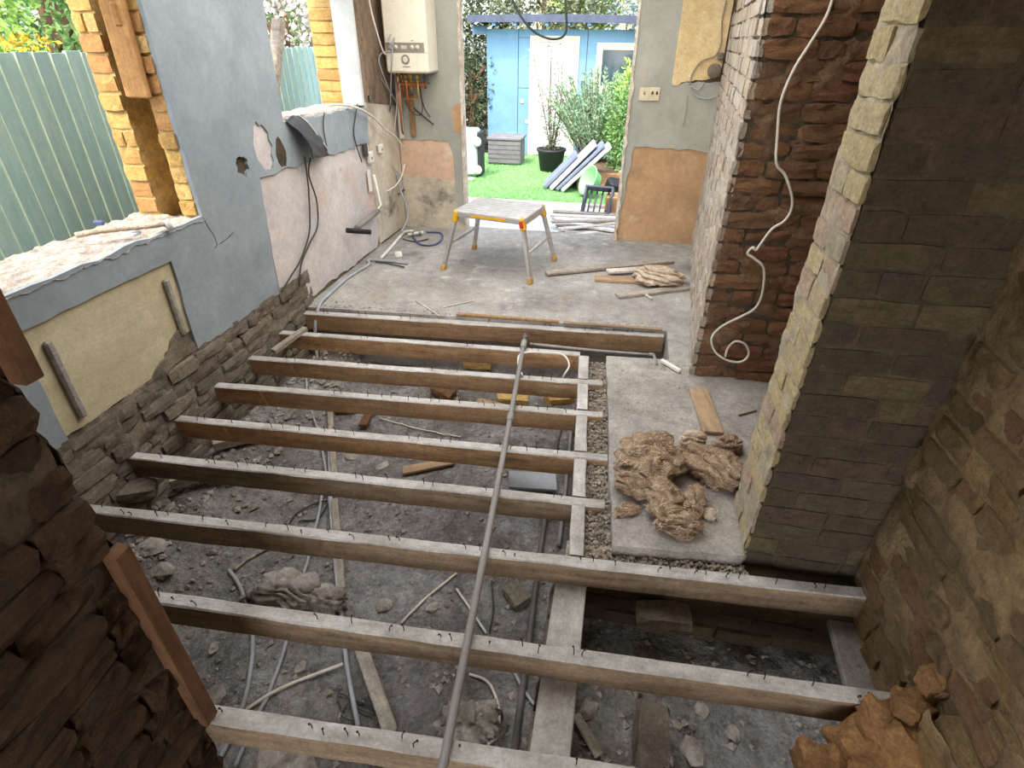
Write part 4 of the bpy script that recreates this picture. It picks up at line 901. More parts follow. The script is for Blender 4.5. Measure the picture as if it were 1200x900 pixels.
for i, (sa, sb) in enumerate(((-1,-1), (1,-1), (1,1), (-1,1))):
    top = hp(sa*(hw-.02), sb*(hd-.02), ZT-.03); ft = FT[i].copy(); ft.z = FL+.002
    # keep the stance symmetrical about the deck
    ft = hp(sa*(hw+.085), sb*(hd+.055), FL+.002); feet.append((top, ft))
    d = (ft-top); mtx = Matrix((d.normalized(), v, d.normalized().cross(v))).transposed().to_4x4(); mtx.translation = (top+ft)/2
    mb = MB(); mb.cbox((0,0,0), (d.length-.03, .048, .026), .004, M=mtx); lg = mb.build('leg', M['alu'], hop)
    m2 = mtx.copy(); m2.translation = ft - d.normalized()*.022; mb = MB(); mb.cbox((0,0,0), (.05, .056, .034), .005, M=m2); mb.build('foot', M['foot'], lg)
    m2.translation = top + d.normalized()*.018; mb = MB(); mb.cbox((0,0,0), (.10, .064, .042), .012, M=m2); c_ = mb.build('hinge_corner', M['yellow'], hop)
    if i == 1:
        m2.translation = top + d.normalized()*.015 + (u*0 - v*.0)
        mb = MB(); mb.cbox((0, -.0335, 0), (.05, .004, .03), .001, M=m2); mb.cbox((0, 0, -.023), (.05, .04, .004), .001, M=m2); mb.build('sticker', M['red'], c_)
for a, b in ((0, 3), (1, 2)):
    pa = feet[a][0].lerp(feet[a][1], .52); pb = feet[b][0].lerp(feet[b][1], .52)
    mb = MB(); mb.tube([pa, pb], .014, 8); mb.build('stretcher', M['alu'], hop)
mb = MB(); mb.cbox((0, 0, 0), (.30, .004, .02), .001, M=Matrix.Translation(hp(.0, -hd-.0005, ZT-.03)) @ HM.to_3x3().to_4x4()); mb.build('warning_label', M['yellow'], hop)

# ------------------------------------------------------------------ boiler with pipes
BX0, BX1, BZ, BT, BYf = -2.02, -1.655, 1.39, 2.10, 5.04
bo = empty('boiler', ((BX0+BX1)/2, BY-.1, BZ), 'white wall hung boiler with a grey control strip in the back corner', 'boiler')
mb = MB(); mb.cbox(((BX0+BX1)/2, (BYf+BY)/2, (BZ+BT)/2), (BX1-BX0, BY-BYf, BT-BZ), .014); mb.build('casing', M['boiler'], bo)
mb = MB(); mb.cbox(((BX0+BX1)/2-.01, BYf-.002, (1.545+1.605)/2), (BX1-BX0-.03, .008, .066), .002); cs = mb.build('control_strip', M['boiler_strip'], bo)
for i, x in enumerate((-1.965, -1.92, -1.78, -1.735)):
    mb = MB(); mb.lathe([(.0, .006), (.016, .006), (.018, 0)], (x, BYf-.006, 1.575), 14, M=Matrix.Rotation(PI/2, 3, 'X')); mb.build('knob', M['boiler_dial'], cs)
mb = MB(); mb.cbox((-1.85, BYf-.007, 1.575), (.05, .004, .026), .001); mb.build('display', M['boiler_dial'], cs)
mb = MB(); mb.lathe([(.034, 0), (.034, .008), (.026, .010), (.024, .004), (0, .004)], (-1.845, BYf+.001, 1.49), 22, M=Matrix.Rotation(PI/2, 3, 'X')); mb.build('pressure_gauge', M['boiler_strip'], bo)
mb = MB(); mb.lathe([(.023, .006), (0, .007)], (-1.845, BYf+.000, 1.49), 18, M=Matrix.Rotation(PI/2, 3, 'X')); mb.build('gauge_face', M['white_plastic'], bo)
for z_ in (1.535,): 
    mb = MB(); mb.box((BX0+.006, BYf-.0008, z_), (BX1-.006, BYf+.003, z_+.003)); mb.build('panel_seam', M['boiler_strip'], bo)
mb = MB(); mb.box((-1.875, BYf-.0008, 1.432), (-1.81, BYf+.003, 1.440)); mb.box((-1.79, BYf-.0008, 1.618), (-1.765, BYf+.003, 1.624)); mb.build('maker_mark', M['boiler_strip'], bo)
# pipes below the boiler
for i, (x, m_, zb, kind) in enumerate(((-1.98, 'copper', .9, 0), (-1.945, 'copper', 1.2, 0), (-1.905, 'copper', 1.12, 0), (-1.87, 'brass', 1.24, 0), (-1.80, 'brass', 1.19, 1), (-1.745, 'pipe_dark', 1.27, 0), (-1.70, 'pipe_dark', 1.31, 0))):
    mb = MB(); yb = BYf+.13 + (.02 if i % 2 else 0)
    if kind: pts = [(x, yb, BZ+.01), (x, yb, zb+.02), (x-.012, yb, zb), (x-.13, yb, zb)]
    else: pts = [(x, yb, BZ+.01), (x, yb, zb+.03), (x, yb+.02, zb)]
    mb.tube(pts, .0095, 8); pi_ = mb.build('pipe', M[m_], bo)
    mb = MB(); mb.lathe([(.0, 0), (.017, 0), (.017, .022), (.0, .022)], (x, yb, BZ-.045), 6, smooth=False); mb.lathe([(.0, 0), (.014, 0), (.014, .03), (.0, .03)], (x, yb, BZ-.085), 8); mb.build('valve_nut', M['brass' if i < 5 else 'pipe_dark'], pi_)
mb = MB(); mb.cbox((-1.86, BYf+.14, 1.30), (.26, .03, .03), .005); mb.build('pipe_bracket', M['copper'], bo)
# timber strip behind the pipes
mb = MB(); mb.cbox((0,0,0), (.045, .03, .34), .004); o = mb.build('timber_strip', M['wood_orange']); o.location = (-1.925, BY-.016, 1.04); tag(o, 'orange timber strip standing below the boiler pipes', 'batten')
mb = MB(); mb.cbox((0,0,0), (.035, .04, .55), .004); o = mb.build('white_trunking', M['white_plastic']); o.location = (-2.035, BY-.03, 1.12); tag(o, 'white trunking in the corner left of the boiler pipes', 'trunking')
# cables of the boiler corner
def wire(pts, r, material, label, name='cable', n=6, sides=6): 
    mb = MB(); mb.tube(spline(pts, n), r, sides); return tag(mb.build(name, material), label, 'cable')
Y5 = BYf-.01
P5 = lambda x, y, Y=Y5: onY(x, y, Y)
wire([P5(431, -10, 4.9), P5(434, 8, 4.9), P5(440, 32, 4.9), P5(448, 58, 4.95), P5(452, 64, 5.0)], .007, M['cable_white'], 'white cable slanting down the corner left of the boiler')
wire([P5(458, 40, Y5-.01), P5(455, 47, Y5-.015), P5(459, 52, Y5-.015), P5(462, 44, Y5-.015), P5(460, 56, Y5-.01), P5(459, 75, Y5-.01), P5(458, 100, 5.1), P5(457, 150, 5.25), P5(456, 190, 5.28)], .006, M['cable_grey'], 'pale cable hanging over the boiler front down to the socket')
wire([P5(458, 60, Y5-.012), P5(448, 62, 5.0), P5(444, 70, 4.98), P5(448, 85, 5.0), P5(456, 105, 5.1)], .005, M['cable_grey'], 'grey cable looping out of the left boiler edge')
wire([P5(466, 90, 5.15), P5(466, 110, 5.2), P5(464, 135, 5.25), P5(462, 160, 5.28), P5(465, 178, 5.3)], .006, M['white_plastic'], 'white cable running down right of the trunking')
wire([P5(474, 118, 5.27), P5(482, 131, 5.27), P5(492, 135, 5.27), P5(495, 125, 5.27), P5(491, 100, 5.2)], .004, M['cable_dark'], 'dark cable loop below the boiler')
wire([P5(492, 100, 5.2), P5(494, 115, 5.25), P5(498, 128, 5.29), P5(504, 137, 5.31)], .005, M['cable_dark'], 'dark cable hanging right of the loop under the boiler')
wire([P5(476, 118, 5.31), P5(490, 131, 5.31), P5(508, 146, 5.31)], .006, M['cable_dark'], 'straight dark cable slanting across the wall below the boiler')
wire([onX(385, 123, -2.2), onX(402, 123, -2.1), onX(420, 127, -2.03), P5(438, 138, 4.7), P5(452, 152, 4.9), P5(465, 162, 5.1), P5(476, 178, 5.25)], .009, M['cable_white'], 'thick white cable arching from the far sill into the corner')
wire([P5(474, 193, 5.2), P5(470, 208, 5.1), P5(462, 219, 5.0), P5(450, 225, 4.9), P5(440, 226, 4.85)], .008, M['cable_white'], 'white cable curving low in the boiler corner')
wire([P5(457, 190, 5.2), P5(465, 205, 5.2), P5(470, 225, 5.15), P5(476, 240, 5.1), P5(477, 258, 5.05), P5(470, 272, 4.95)], .010, M['cable_grey'], 'grey hose dropping to the floor in the corner')
wire([P5(440, 165, 5.2), P5(446, 185, 5.2), P5(455, 200, 5.22), P5(462, 215, 5.22)], .006, M['cable_dark'], 'dark cable tangled low in the boiler corner')
wire([P5(442, 112, 5.1), P5(450, 120, 5.1), P5(455, 130, 5.15), P5(450, 150, 5.15), P5(440, 158, 5.1)], .004, M['cable_grey'], 'thin grey cable crossing the corner above the socket')
wire([P5(444, 88, 5.05), P5(452, 100, 5.1), P5(460, 112, 5.15), P5(470, 130, 5.25), P5(478, 136, 5.28)], .004, M['cable_grey'], 'thin pale cable slanting under the left boiler pipes')
wire([P5(461, 88, 5.1), P5(460, 110, 5.15), P5(455, 140, 5.2), P5(452, 165, 5.2), P5(457, 180, 5.22)], .006, M['cable_dark'], 'dark cable running straight down the corner')
wire([P5(440, 170, 5.0), P5(450, 185, 5.05), P5(464, 200, 5.15), P5(472, 215, 5.2), P5(468, 230, 5.15)], .006, M['cable_grey'], 'pale cable twisting below the switch box in the corner')
wire([P5(448, 210, 5.1), P5(456, 222, 5.15), P5(466, 228, 5.2), P5(474, 222, 5.22)], .007, M['cable_dark'], 'short dark hose curl in the low corner')
wire([P5(468, 98, 5.15), P5(470, 120, 5.2), P5(469, 150, 5.27), P5(470, 175, 5.3)], .004, M['cable_white'], 'thin white cable beside the orange timber strip')
# floor hoses
zf = FL+.012
wire([Vector((-1.98, 3.12, -.30)), Vector((-2.0, 3.2, -.10)), Vector((-2.0, 3.31, .03)), Vector((-2.02, 3.50, zf)), Vector((-2.03, 3.85, zf)), Vector((-1.99, 4.15, zf)), G(432, 305, zf), G(455, 306, zf), G(478, 309, zf)], .012, M['cable_grey'], 'grey flexible conduit snaking from the void across the concrete', 'conduit')
wire([G(446, 303, zf), G(458, 290, zf), G(464, 283, zf), G(474, 272, zf+.01), G(484, 271, zf+.02)], .014, M['white_plastic'], 'white waste pipe lying at the corner of the concrete', 'pipe')
e = empty('pipe_manifold', G(485, 272, FL), 'small white pipe fitting with taps on the floor in the corner', 'fitting')
mb = MB(); mb.tube([G(478, 275, .05), G(496, 272, .05)], .014, 8); mb.build('body', M['white_plastic'], e)
for x in (484, 492): 
    mb = MB(); mb.tube([G(x, 274, .02), G(x, 272, .08)], .010, 8); mb.build('branch', M['pipe'], e)
wire([G(483, 276, zf), G(492, 286, zf), G(508, 287, zf), G(518, 280, zf), G(516, 273, zf), G(500, 272, zf)], .008, M['cable_blue'], 'blue hose loop on the floor by the back wall', 'hose')
wire([G(472, 280, zf), G(486, 283, zf), G(502, 280, zf)], .006, M['cable_dark'], 'dark hose inside the blue loop on the floor', 'hose')
wire([G(440, 307, zf), G(455, 309, zf), G(474, 313, zf)], .006, M['cable_dark'], 'dark cable under the end of the grey conduit')
mb = MB(); p = G(467, 300, FL); mb.lathe([(.0, .035), (.03, .035), (.035, .0)], p, 12); tag(mb.build('plastic_pot', M['white_plastic']), 'small white plastic pot on the concrete in the corner', 'pot')
# left wall fittings
LF = lambda x, y, o=.012: onX(x, y, LX+o)
e = empty('waste_pipe', LF(435, 252, .03), 'grey waste pipe with black stub along the left wall near the corner', 'pipe')
mb = MB(); mb.tube([LF(443, 247, .03), LF(418, 267, .03)], .022, 10); mb.build('tube', M['pipe'], e)
mb = MB(); mb.tube([LF(406, 270, .03), LF(434, 272, .16)], .020, 10); mb.build('stub', M['black'], e)
mb = MB(); mb.tube([LF(441, 248, .03), LF(446, 240, .03), LF(438, 205, .03)], .012, 8); mb.build('riser', M['white_plastic'], e)
for nm, lab, (x, y), s in (('socket_box', 'white socket box on the left wall near the corner', (434, 184), (.03, .085, .085)), ('socket_box', 'small white switch box right of the socket box in the corner', (446, 174), (.03, .07, .07)), ('metal_box', 'dark metal back box left of the white socket box', (428, 176), (.02, .07, .10))):
    p = LF(x, y, .016); e = empty(nm, p, lab, 'socket'); mb = MB(); mb.cbox(p, s, .006); mb.build('plate', M['white_plastic'] if nm == 'socket_box' else M['cable_dark'], e)
    if nm == 'socket_box':
        mb = MB(); mb.cbox(p+Vector((.015, 0, -.008)), (.004, .03, .02), .001); mb.build('slots', M['boiler_strip'], e)
mb = MB(); mb.cbox(LF(433, 212, .008), (.01, .05, .17), .002); o = mb.build('mounting_strip', M['white_plastic']); tag(o, 'pale strip with screw holes below the socket box', 'strip')
wire([LF(419, 122, .02), LF(416, 140, .012), LF(415, 160, .012), LF(424, 190, .014)], .005, M['cable_dark'], 'dark cable hanging from the far sill to the metal box')
wire([LF(380, 132, .012), LF(379, 150, .012), LF(383, 172, .012)], .004, M['cable_dark'], 'short dark cable below the middle of the far sill')
wire([LF(357, 183, .02), LF(361, 215, .012), LF(363, 250, .012), LF(362, 275, .012), LF(352, 305, .012), LF(340, 325, .012), LF(330, 342, .014)], .0055, M['cable_dark'], 'left one of the two dark cables hanging below the black sheet')
wire([LF(364, 185, .02), LF(362, 205, .012), LF(371, 235, .012), LF(372, 265, .012), LF(363, 285, .012), LF(353, 310, .012), LF(351, 335, .012)], .0055, M['cable_dark'], 'right one of the two dark cables hanging below the black sheet')
mb = MB(); a_, b_, c_, d_ = onX(333, 140, LX+.0), onX(352, 134, LX+.0), onX(385, 182, LX+.04), onX(366, 186, LX+.09)
# black membrane flap hanging off the far sill
nu, nv = 14, 16; vs = []
for j in range(nv+1):
    for i in range(nu+1):
        s, t = i/nu, j/nv; p = (a_.lerp(b_, s)).lerp(d_.lerp(c_, s), t)
        p = p + Vector((.05*math.sin(t*PI)*(1-.4*s) + .012*mnoise.noise(Vector((s*4, t*5, 2))), .01*mnoise.noise(Vector((s*3, t*4, 7))), .012*mnoise.noise(Vector((s*3, t*4, 9))))); vs.append(p)
fs = [(j*(nu+1)+i, j*(nu+1)+i+1, (j+1)*(nu+1)+i+1, (j+1)*(nu+1)+i) for j in range(nv) for i in range(nu)]
mb = MB(); mb.add(vs, fs, 0, True); o = mb.build('membrane_flap', M['sheet']); tag(o, 'dark plastic membrane flap hanging off the far window sill', 'sheet')
sm = o.modifiers.new('thickness', 'SOLIDIFY'); sm.thickness = .004
wire([onX(350, 135, LX+.02), onX(362, 145, LX+.05), onX(384, 175, LX+.06)], .005, M['white_plastic'], 'white strip along the edge of the membrane flap', 'strip')
# hole with loose debris beside the flap
mb = MB(); mb.prism([blobpoly((3.335, 1.03), .05, .085, 12, .25, random.Random(6))], lambda u_, v_, d: Vector((LX+.0015-d, u_, v_)), .01); par(tag(mb.build('dark_hole', M['mortar_dark'], fix=True)), wl)
# near sill: rope bound stick, chips
e = empty('rope_bound_stick', G(150, 266, .88), 'pale rope bound stick with a white end lying on the near sill', 'stick')
a_ = Vector((-2.30, 2.02, .885)); b_ = Vector((-2.145, 2.40, .888)); a_ = G(88, 276, .90); b_ = G(195, 262, .895)
seg = spline([a_, a_.lerp(b_, .3)+Vector((0,0,.006)), a_.lerp(b_, .65)+Vector((.008,0,.002)), b_], 8)
mb = MB(); mb.tube(seg, .012, 8, rr=[.011+.004*abs(math.sin(i*1.3)) for i in range(len(seg))]); mb.build('stick', M['insul_pale'], e)
mb = MB(); mb.tube([b_+Vector((0,0,.018)), b_+Vector((.012,.004,-.03))], .016, 10); mb.build('end_cap', M['white_plastic'], e)
mb = MB(); mb.cbox(G(158, 274, .872), (.03, .05, .012), .003); tag(mb.build('plaster_chip', M['slab_light']), 'pale chip on the near sill under the stick', 'chip')
mb = MB(); mb.cbox(G(116, 261, .90), (.05, .02, .02), .005); tag(mb.build('blue_clip', M['cable_blue']), 'small blue clip on the near sill behind the stick', 'clip')
# plank fixed in the near window reveal
pl = onY(160, 55, 2.49); mb = MB(); mb.cbox((0,0,0), (.11, .03, .40), .006); mb.cbox((.01, -.008, .12), (.035, .03, .09), .008); o = mb.build('reveal_board', M['wood_amber']); o.location = (-2.20, 2.485, 1.60); o.rotation_euler = (0, .03, .12); tag(o, 'rough brown board nailed in the reveal of the near window', 'board')
# timber prop in far window
mb = MB(); mb.cbox((0,0,0), (.065, .065, .60), .006); o = mb.build('timber_post', M['wood_grey']); o.location = (-2.30, 3.81, 1.46); o.rotation_euler = (-.45, .05, 0); tag(o, 'sawn grey post end standing in the far window', 'post')
# wooden battens on the broken cross wall
plank('wall_batten', (JX+.012, JY+.0, .005), (JX+.010, JY-.005, .70), .045, .036, M['wood_red'], 'reddish batten fixed upright on the broken wall end, lower one', 'batten', up=Vector((1,0,0)))
plank('wall_batten', (JX+.012, JY-.0, 1.13), (JX+.006, JY+.005, 1.60), .038, .036, M['wood_red'], 'upper reddish batten on the broken wall end at the left edge', 'batten', up=Vector((1,0,0)))
# right: switch pair, junction box, cables
for i, (x, lab) in enumerate(((755, 'left plate of the two cream sockets right of the doorway'), (767, 'right plate of the two cream sockets right of the doorway'))):
    p = onY(x, 110.5, BY-.006); e = empty('socket', p, lab, 'socket', 'cream sockets right of the doorway'); mb = MB(); mb.cbox(p, (.084, .014, .10), .004); pl_ = mb.build('plate', M['socket'], e)
    mb = MB(); 
    for dx in ((-.018, .018) if i else (0,)): mb.cbox(p+Vector((dx, -.008, .01)), (.016, .008, .024), .002)
    mb.build('rocker', M['boiler_strip'] if not i else M['cable_dark'], e)
p = onY(837, 83, BY-.03); e = empty('junction_box', p, 'round grey junction box hanging off the bare board', 'box')
mb = MB(); mb.lathe([(0, -.03), (.045, -.03), (.052, -.02), (.052, .03), (.045, .035), (0, .035)], p, 16, M=Matrix.Rotation(PI/2, 3, 'X')); mb.build('body', M['mortar'], e)
mb = MB(); mb.cbox(p+Vector((.03, 0, .10)), (.05, .04, .05), .01); mb.build('conduit_stub', M['mortar'], e)
P6 = lambda x, y: onY(x, y, BY-.02)
wire([P6(851, 0), P6(846, 25), P6(845, 50), P6(838, 65), P6(822, 72), P6(812, 85), P6(808, 100)], .005, M['boiler_strip'], 'grey cable looping down the bare yellow board')
wire([P6(825, 96), P6(818, 105), P6(808, 101), P6(815, 112), P6(828, 116), P6(838, 113)], .005, M['cable_grey'], 'grey cable ends dangling below the junction box')
wire([P6(806, 112), P6(804, 130), P6(800, 148)], .003, M['boiler_strip'], 'thin wire hanging below the junction box')
P7 = lambda x, y, o=.03: onY(x, y, SA.y-o)
wire([P7(978, -8), P7(968, 20), P7(950, 50), P7(930, 82), P7(915, 120), P7(911, 160), P7(910, 192), P7(920, 205), P7(928, 230), P7(927, 247), P7(918, 260), P7(905, 268), P7(892, 285), P7(886, 293), P7(882, 290), P7(876, 297), P7(884, 303), P7(895, 315), P7(893, 345), P7(884, 362), P7(866, 372), P7(845, 383), P7(834, 396), P7(838, 412), P7(852, 422), P7(868, 424), P7(877, 416), P7(874, 404), P7(862, 400), P7(853, 408), P7(850, 418)], .0065, M['cable_white'], 'long white cable dangling down the sooty chimney stack', n=5)
# cable hanging in the doorway
wire([onY(598, -12, BY-.05), onY(605, 10, BY-.05), onY(622, 34, BY-.05), onY(642, 45, BY-.05), onY(658, 44, BY-.05), onY(664, 33, BY-.05), onY(663, 10, BY-.05), onY(662, -12, BY-.05)], .009, M['cable_dark'], 'dark cable loop hanging from the doorway head')

# ------------------------------------------------------------------ garden
GZ = -.20
def gg(x, y, z=GZ): return G(x, y, z)
mb = MB(); mb.box((-14, BY+.30, GZ-.3), (10, 34, GZ-.02)); mb.box((-14, -6, GZ-.3), (LXo, BY+.30, GZ-.02)); structure('ground_garden', mb, M['earth'], 'brown garden earth around the lawn and along the fence', 'ground')
tn = gg(600, 236).y
mb = MB(); mb.box((-2.6, BY+.30, GZ-.04), (1.6, tn, GZ-.005)); structure('patio', mb, M['patio'], 'pale sunlit patio outside the doorway', 'patio')
# lawn of artificial turf
ty1 = gg(571, 180).y - .02
mb = rough_sheet((-2.75, tn-.03, GZ+.012), (1,0,0), (0,1,0), 3.3, ty1-tn+.03, (0,0,1), .12, .012, 2, 2); lawn = structure('lawn', mb, M['turf'], 'bright green turf between patio and shed', 'lawn')
r = random.Random(51); mb = MB()
for i in range(16000):
    x = r.uniform(-2.7, .5); y = tn + (ty1-tn)*r.random()**1.3; hgt = r.uniform(.02, .04); a = r.uniform(0, PI); w = .005; dx, dy = math.cos(a)*w, math.sin(a)*w
    mb.add([(x-dx, y-dy, GZ+.005), (x+dx, y+dy, GZ+.005), (x+r.uniform(-.015,.015), y+r.uniform(-.015,.015), GZ+.012+hgt)], [(0,1,2)], 0, False)
g_ = mb.build('grass_blades', M['grass'], lawn); g_['kind'] = 'stuff'
mb = MB(); mb.box((-2.6, tn-.10, GZ-.03), (.8, tn-.02, GZ+.03)); structure('trim_1', mb, M['plank_pale'], 'pale edging board between patio and turf', 'edging')
# shed
SY = gg(571, 179).y
def sh(x, y): return onY(x, y, SY)
x0 = sh(571, 100).x; x1 = 1.4; zt = sh(600, 34).z
shed = empty('garden_shed', ((x0+x1)/2, SY+1, GZ), 'blue painted garden shed with a white door beyond the turf', 'shed')
mb = MB(); mb.box((x0, SY, GZ), (x1, SY+2.2, zt)); mb.build('wall', M['shed'], shed)
for xx in (sh(607, 100).x, sh(688, 60).x):
    mb = MB(); mb.box((xx-.006, SY-.004, GZ), (xx+.006, SY+.01, zt)); mb.build('panel_joint', M['shed_grey'], shed)
for zz in (sh(615, 44).z, sh(615, 103).z):
    mb = MB(); mb.box((sh(607, 100).x, SY-.003, zz-.004), (sh(620, 100).x, SY+.01, zz+.004)); mb.build('panel_joint', M['shed_grey'], shed)
xl = sh(552, 25).x; zr = sh(620, 20).z
mb = MB(); n = 14; vs = []
for i in range(n+1):
    t = i/n; x = xl + (x1+.2-xl)*t; z = zr + .035*math.sin(min(t*2.2, 1)*PI/2) - .06*t
    vs += [(x, SY-.28, z+.02), (x, SY+2.3, z+.10), (x, SY+2.3, z-.02), (x, SY-.28, z-.085)]
fs = []
for i in range(n):
    b = i*4
    for j in range(4): fs.append((b+j, b+(j+1) % 4, b+4+(j+1) % 4, b+4+j))
fs += [(0,1,2,3), (n*4+3, n*4+2, n*4+1, n*4)]
mb.add(vs, fs); mb.build('roof', M['shed_grey'], shed, fix=True)
for xx in (582, 606, 619, 643, 668, 692):
    p = sh(xx, 27); mb = MB(); mb.box((p.x-.03, SY-.25, p.z-.04), (p.x+.03, SY, p.z+.02)); mb.build('rafter_end', M['shed'], shed)
mb = MB(); mb.box((sh(552,40).x+.02, SY+.02, sh(560, 40).z), (x0, SY+.05, sh(560, 30).z)); mb.build('fascia_board', M['shed'], shed)
dl, dr, dz = sh(620, 120).x, sh(679, 60).x, sh(650, 42).z
mb = MB(); fw = .09
mb.box((dl, SY-.03, GZ), (dl+fw, SY+.02, dz)); mb.box((dr-fw, SY-.03, GZ), (dr, SY+.02, dz)); mb.box((dl+fw, SY-.03, dz-fw), (dr-fw, SY+.02, dz)); df = mb.build('door_frame', M['frame_cream'], shed)
mb = MB(); mb.cbox(((dl+dr)/2, SY-.012, (GZ+dz-fw)/2), (dr-dl-2*fw-.01, .035, dz-fw-GZ-.01), .006); door = mb.build('door', M['upvc'], shed)
dcx = (dl+dr)/2 + .02
for rect in ((dl+fw+.09, dl+fw+.10, GZ+.12, dz-.22), (dr-fw-.10, dr-fw-.09, GZ+.12, dz-.22)):
    mb = MB(); mb.box((rect[0], SY-.034, rect[2]), (rect[1], SY-.028, rect[3])); mb.build('door_moulding', M['slab_light'], door)
mb = MB(); mb.box((dl+fw+.09, SY-.034, dz-.23), (dr-fw-.09, SY-.028, dz-.22)); mb.build('door_moulding', M['slab_light'], door)
mb = MB(); mb.prism([[(dcx-.17, 1.42), (dcx+.05, 1.42), (dcx+.05, 1.26), (dcx-.03, 1.18), (dcx-.12, 1.16), (dcx-.17, 1.22)]], lambda u_, v_, d: Vector((u_, SY-.036+d, v_)), .006); mb.build('glazed_panel', M['glass_frost'], door, fix=True)
mb = MB(); mb.prism([[(dcx+.0+.11*math.cos(a)*(1 if math.cos(a) > 0 else .5), .62+.34*math.sin(a)) for a in [2*PI*i/24 for i in range(24)]]], lambda u_, v_, d: Vector((u_, SY-.036+d, v_)), .006); mb.build('glazed_panel', M['glass_frost'], door, fix=True)
wx0, wz1, wz0 = sh(698, 80).x, sh(705, 50).z, sh(695, 108).z; wx1 = wx0+1.0
mb = MB(); t_ = .10
mb.box((wx0, SY-.03, wz0), (wx0+t_, SY+.02, wz1)); mb.box((wx1-t_, SY-.03, wz0), (wx1, SY+.02, wz1)); mb.box((wx0+t_, SY-.03, wz1-t_), (wx1-t_, SY+.02, wz1)); mb.box((wx0+t_, SY-.03, wz0), (wx1-t_, SY+.02, wz0+t_)); sw = mb.build('window_frame', M['frame_cream'], shed)
mb = MB(); mb.box((wx0+t_, SY-.012, wz0+t_), (wx1-t_, SY-.006, wz1-t_)); mb.build('pane', M['shed_window'], sw)
vx, vz = sh(600, 161).x, sh(600, 161).z
mb = MB(); mb.cbox((vx, SY-.01, vz), (.20, .03, .17), .004); vt = mb.build('vent', M['shed'], shed)
for i in range(4): 
    mb = MB(); mb.box((vx-.07, SY-.03, vz-.05+i*.028), (vx+.07, SY-.02, vz-.034+i*.028)); mb.build('vent_slat', M['shed_grey'], vt)
for (x, y) in ((612, 118), (617, 142), (614, 162)):
    p = sh(x, y); mb = MB(); mb.prism([blobpoly((p.x, p.z), .035, .035, 10, .5, RND)], lambda u_, v_, d: Vector((u_, SY-.012+d, v_)), .012); mb.build('wall_ornament', M['slab_light'], shed, fix=True)

# fence (feather edge boards one by one)
fence = empty('garden_fence', (-3.1, 4.5, GZ), 'teal painted feather edge fence seen through both window holes', 'fence')
mb = MB(); w, zt_ = .105, 1.56
vs = []
for z_ in (-.3, zt_):
    vs += [(0, -w*.56, z_), (.022, -w*.56, z_), (.010, w*.5, z_), (.0, w*.5, z_)]
mb.add(vs, [(0,3,2,1), (4,5,6,7), (1,2,6,5), (2,3,7,6), (3,0,4,7)], 0); mb.add([vs[0], vs[1], vs[5], vs[4]], [(0,1,2,3)], 1)
fb = mb.build('fence_board', [M['fence'], M['fence_edge']], fence, fix=True); fme = fb.data; fr_ = random.Random(17)
fb.location = (-3.1, .6, 0)
par(fb, fence)
for i in range(1, 96):
    meshobj('fence_board', fme, fence, Matrix.Translation((-3.1+fr_.uniform(-.002, .002), .6+.1*i, fr_.uniform(-.008, .006))))
for z_ in (.2, 1.2):
    mb = MB(); mb.box((-3.16, .4, z_), (-3.105, 10.2, z_+.07)); mb.build('fence_rail', M['fence'], fence)

# foliage
def leaves(name, c, rad, n, ls, material, parent, seed, aspect=.5, droop=.0, shell=.55, zmin=GZ, bumpy=.35):
    r = random.Random(seed); mb = MB(); c = Vector(c); o_ = Vector((seed*1.3, seed*.7, 0))
    while n > 0:
        d = Vector((r.gauss(0,1), r.gauss(0,1), r.gauss(0,1))).normalized()
        k = (shell + (1-shell)*r.random()) * (1 + bumpy*mnoise.noise(d*2.3+o_)*1.6)
        p = c + Vector((d.x*rad[0]*k, d.y*rad[1]*k, d.z*rad[2]*k)); n -= 1
        if p.z < zmin: continue
        a = (d + Vector((r.uniform(-1,1), r.uniform(-1,1), r.uniform(-1,1)-droop))).normalized(); s1 = a.cross(Vector((r.uniform(-1,1), r.uniform(-1,1), r.uniform(-1,1)))).normalized()
        L = ls*r.uniform(.6, 1.3); w = L*aspect*.5; nn = a.cross(s1)*L*.12
        mb.add([p, p+a*L*.5+s1*w+nn, p+a*L, p+a*L*.5-s1*w+nn], [(0,1,2,3)], 0, False)
    return mb.build(name, material, parent)
def tree(name, base, h, rad, n, ls, material, label, seed, trunk=.08, cat='tree', cz=.62, group=None, zmin=None, aspect=.5, extra=None):
    e = empty(name, base, label, cat, group); b = Vector(base)
    r = random.Random(seed); mb = MB()
    top = b + Vector((r.uniform(-.1,.1), r.uniform(-.1,.1), h*.8)); mb.tube(spline([b, b.lerp(top, .5)+Vector((r.uniform(-.08,.08), 0, 0)), top], 4), trunk, 8, rr=[trunk*(1-.07*i) for i in range(9)])
    for k in range(5):
        a = r.uniform(0, 6.28); s = b.lerp(top, r.uniform(.35, .8)); mb.tube([s, s + Vector((math.cos(a)*rad[0]*.6, math.sin(a)*rad[1]*.6, h*.2))], trunk*.35, 5)
    mb.build('trunk', M['bark'], e)
    leaves('foliage', b + Vector((0, 0, h*cz)), rad, n, ls, material, e, seed, aspect, zmin=b.z if zmin is None else zmin)
    if extra: leaves('blossom', b + Vector((0, 0, h*cz)), [q*1.02 for q in rad], extra[0], extra[1], extra[2], e, seed+1, .8, shell=.8)
    return e
TG2 = 'trees and hedges beyond the fence and shed'
tree('evergreen_hedge', (-3.55, SY+.9, GZ), 3.6, (1.15, .9, 2.3), 9000, .09, M['leaf_dark'], 'dark evergreen left of the blue shed', 61, cz=.5, group=TG2, extra=(60, .09, M['blossom']))
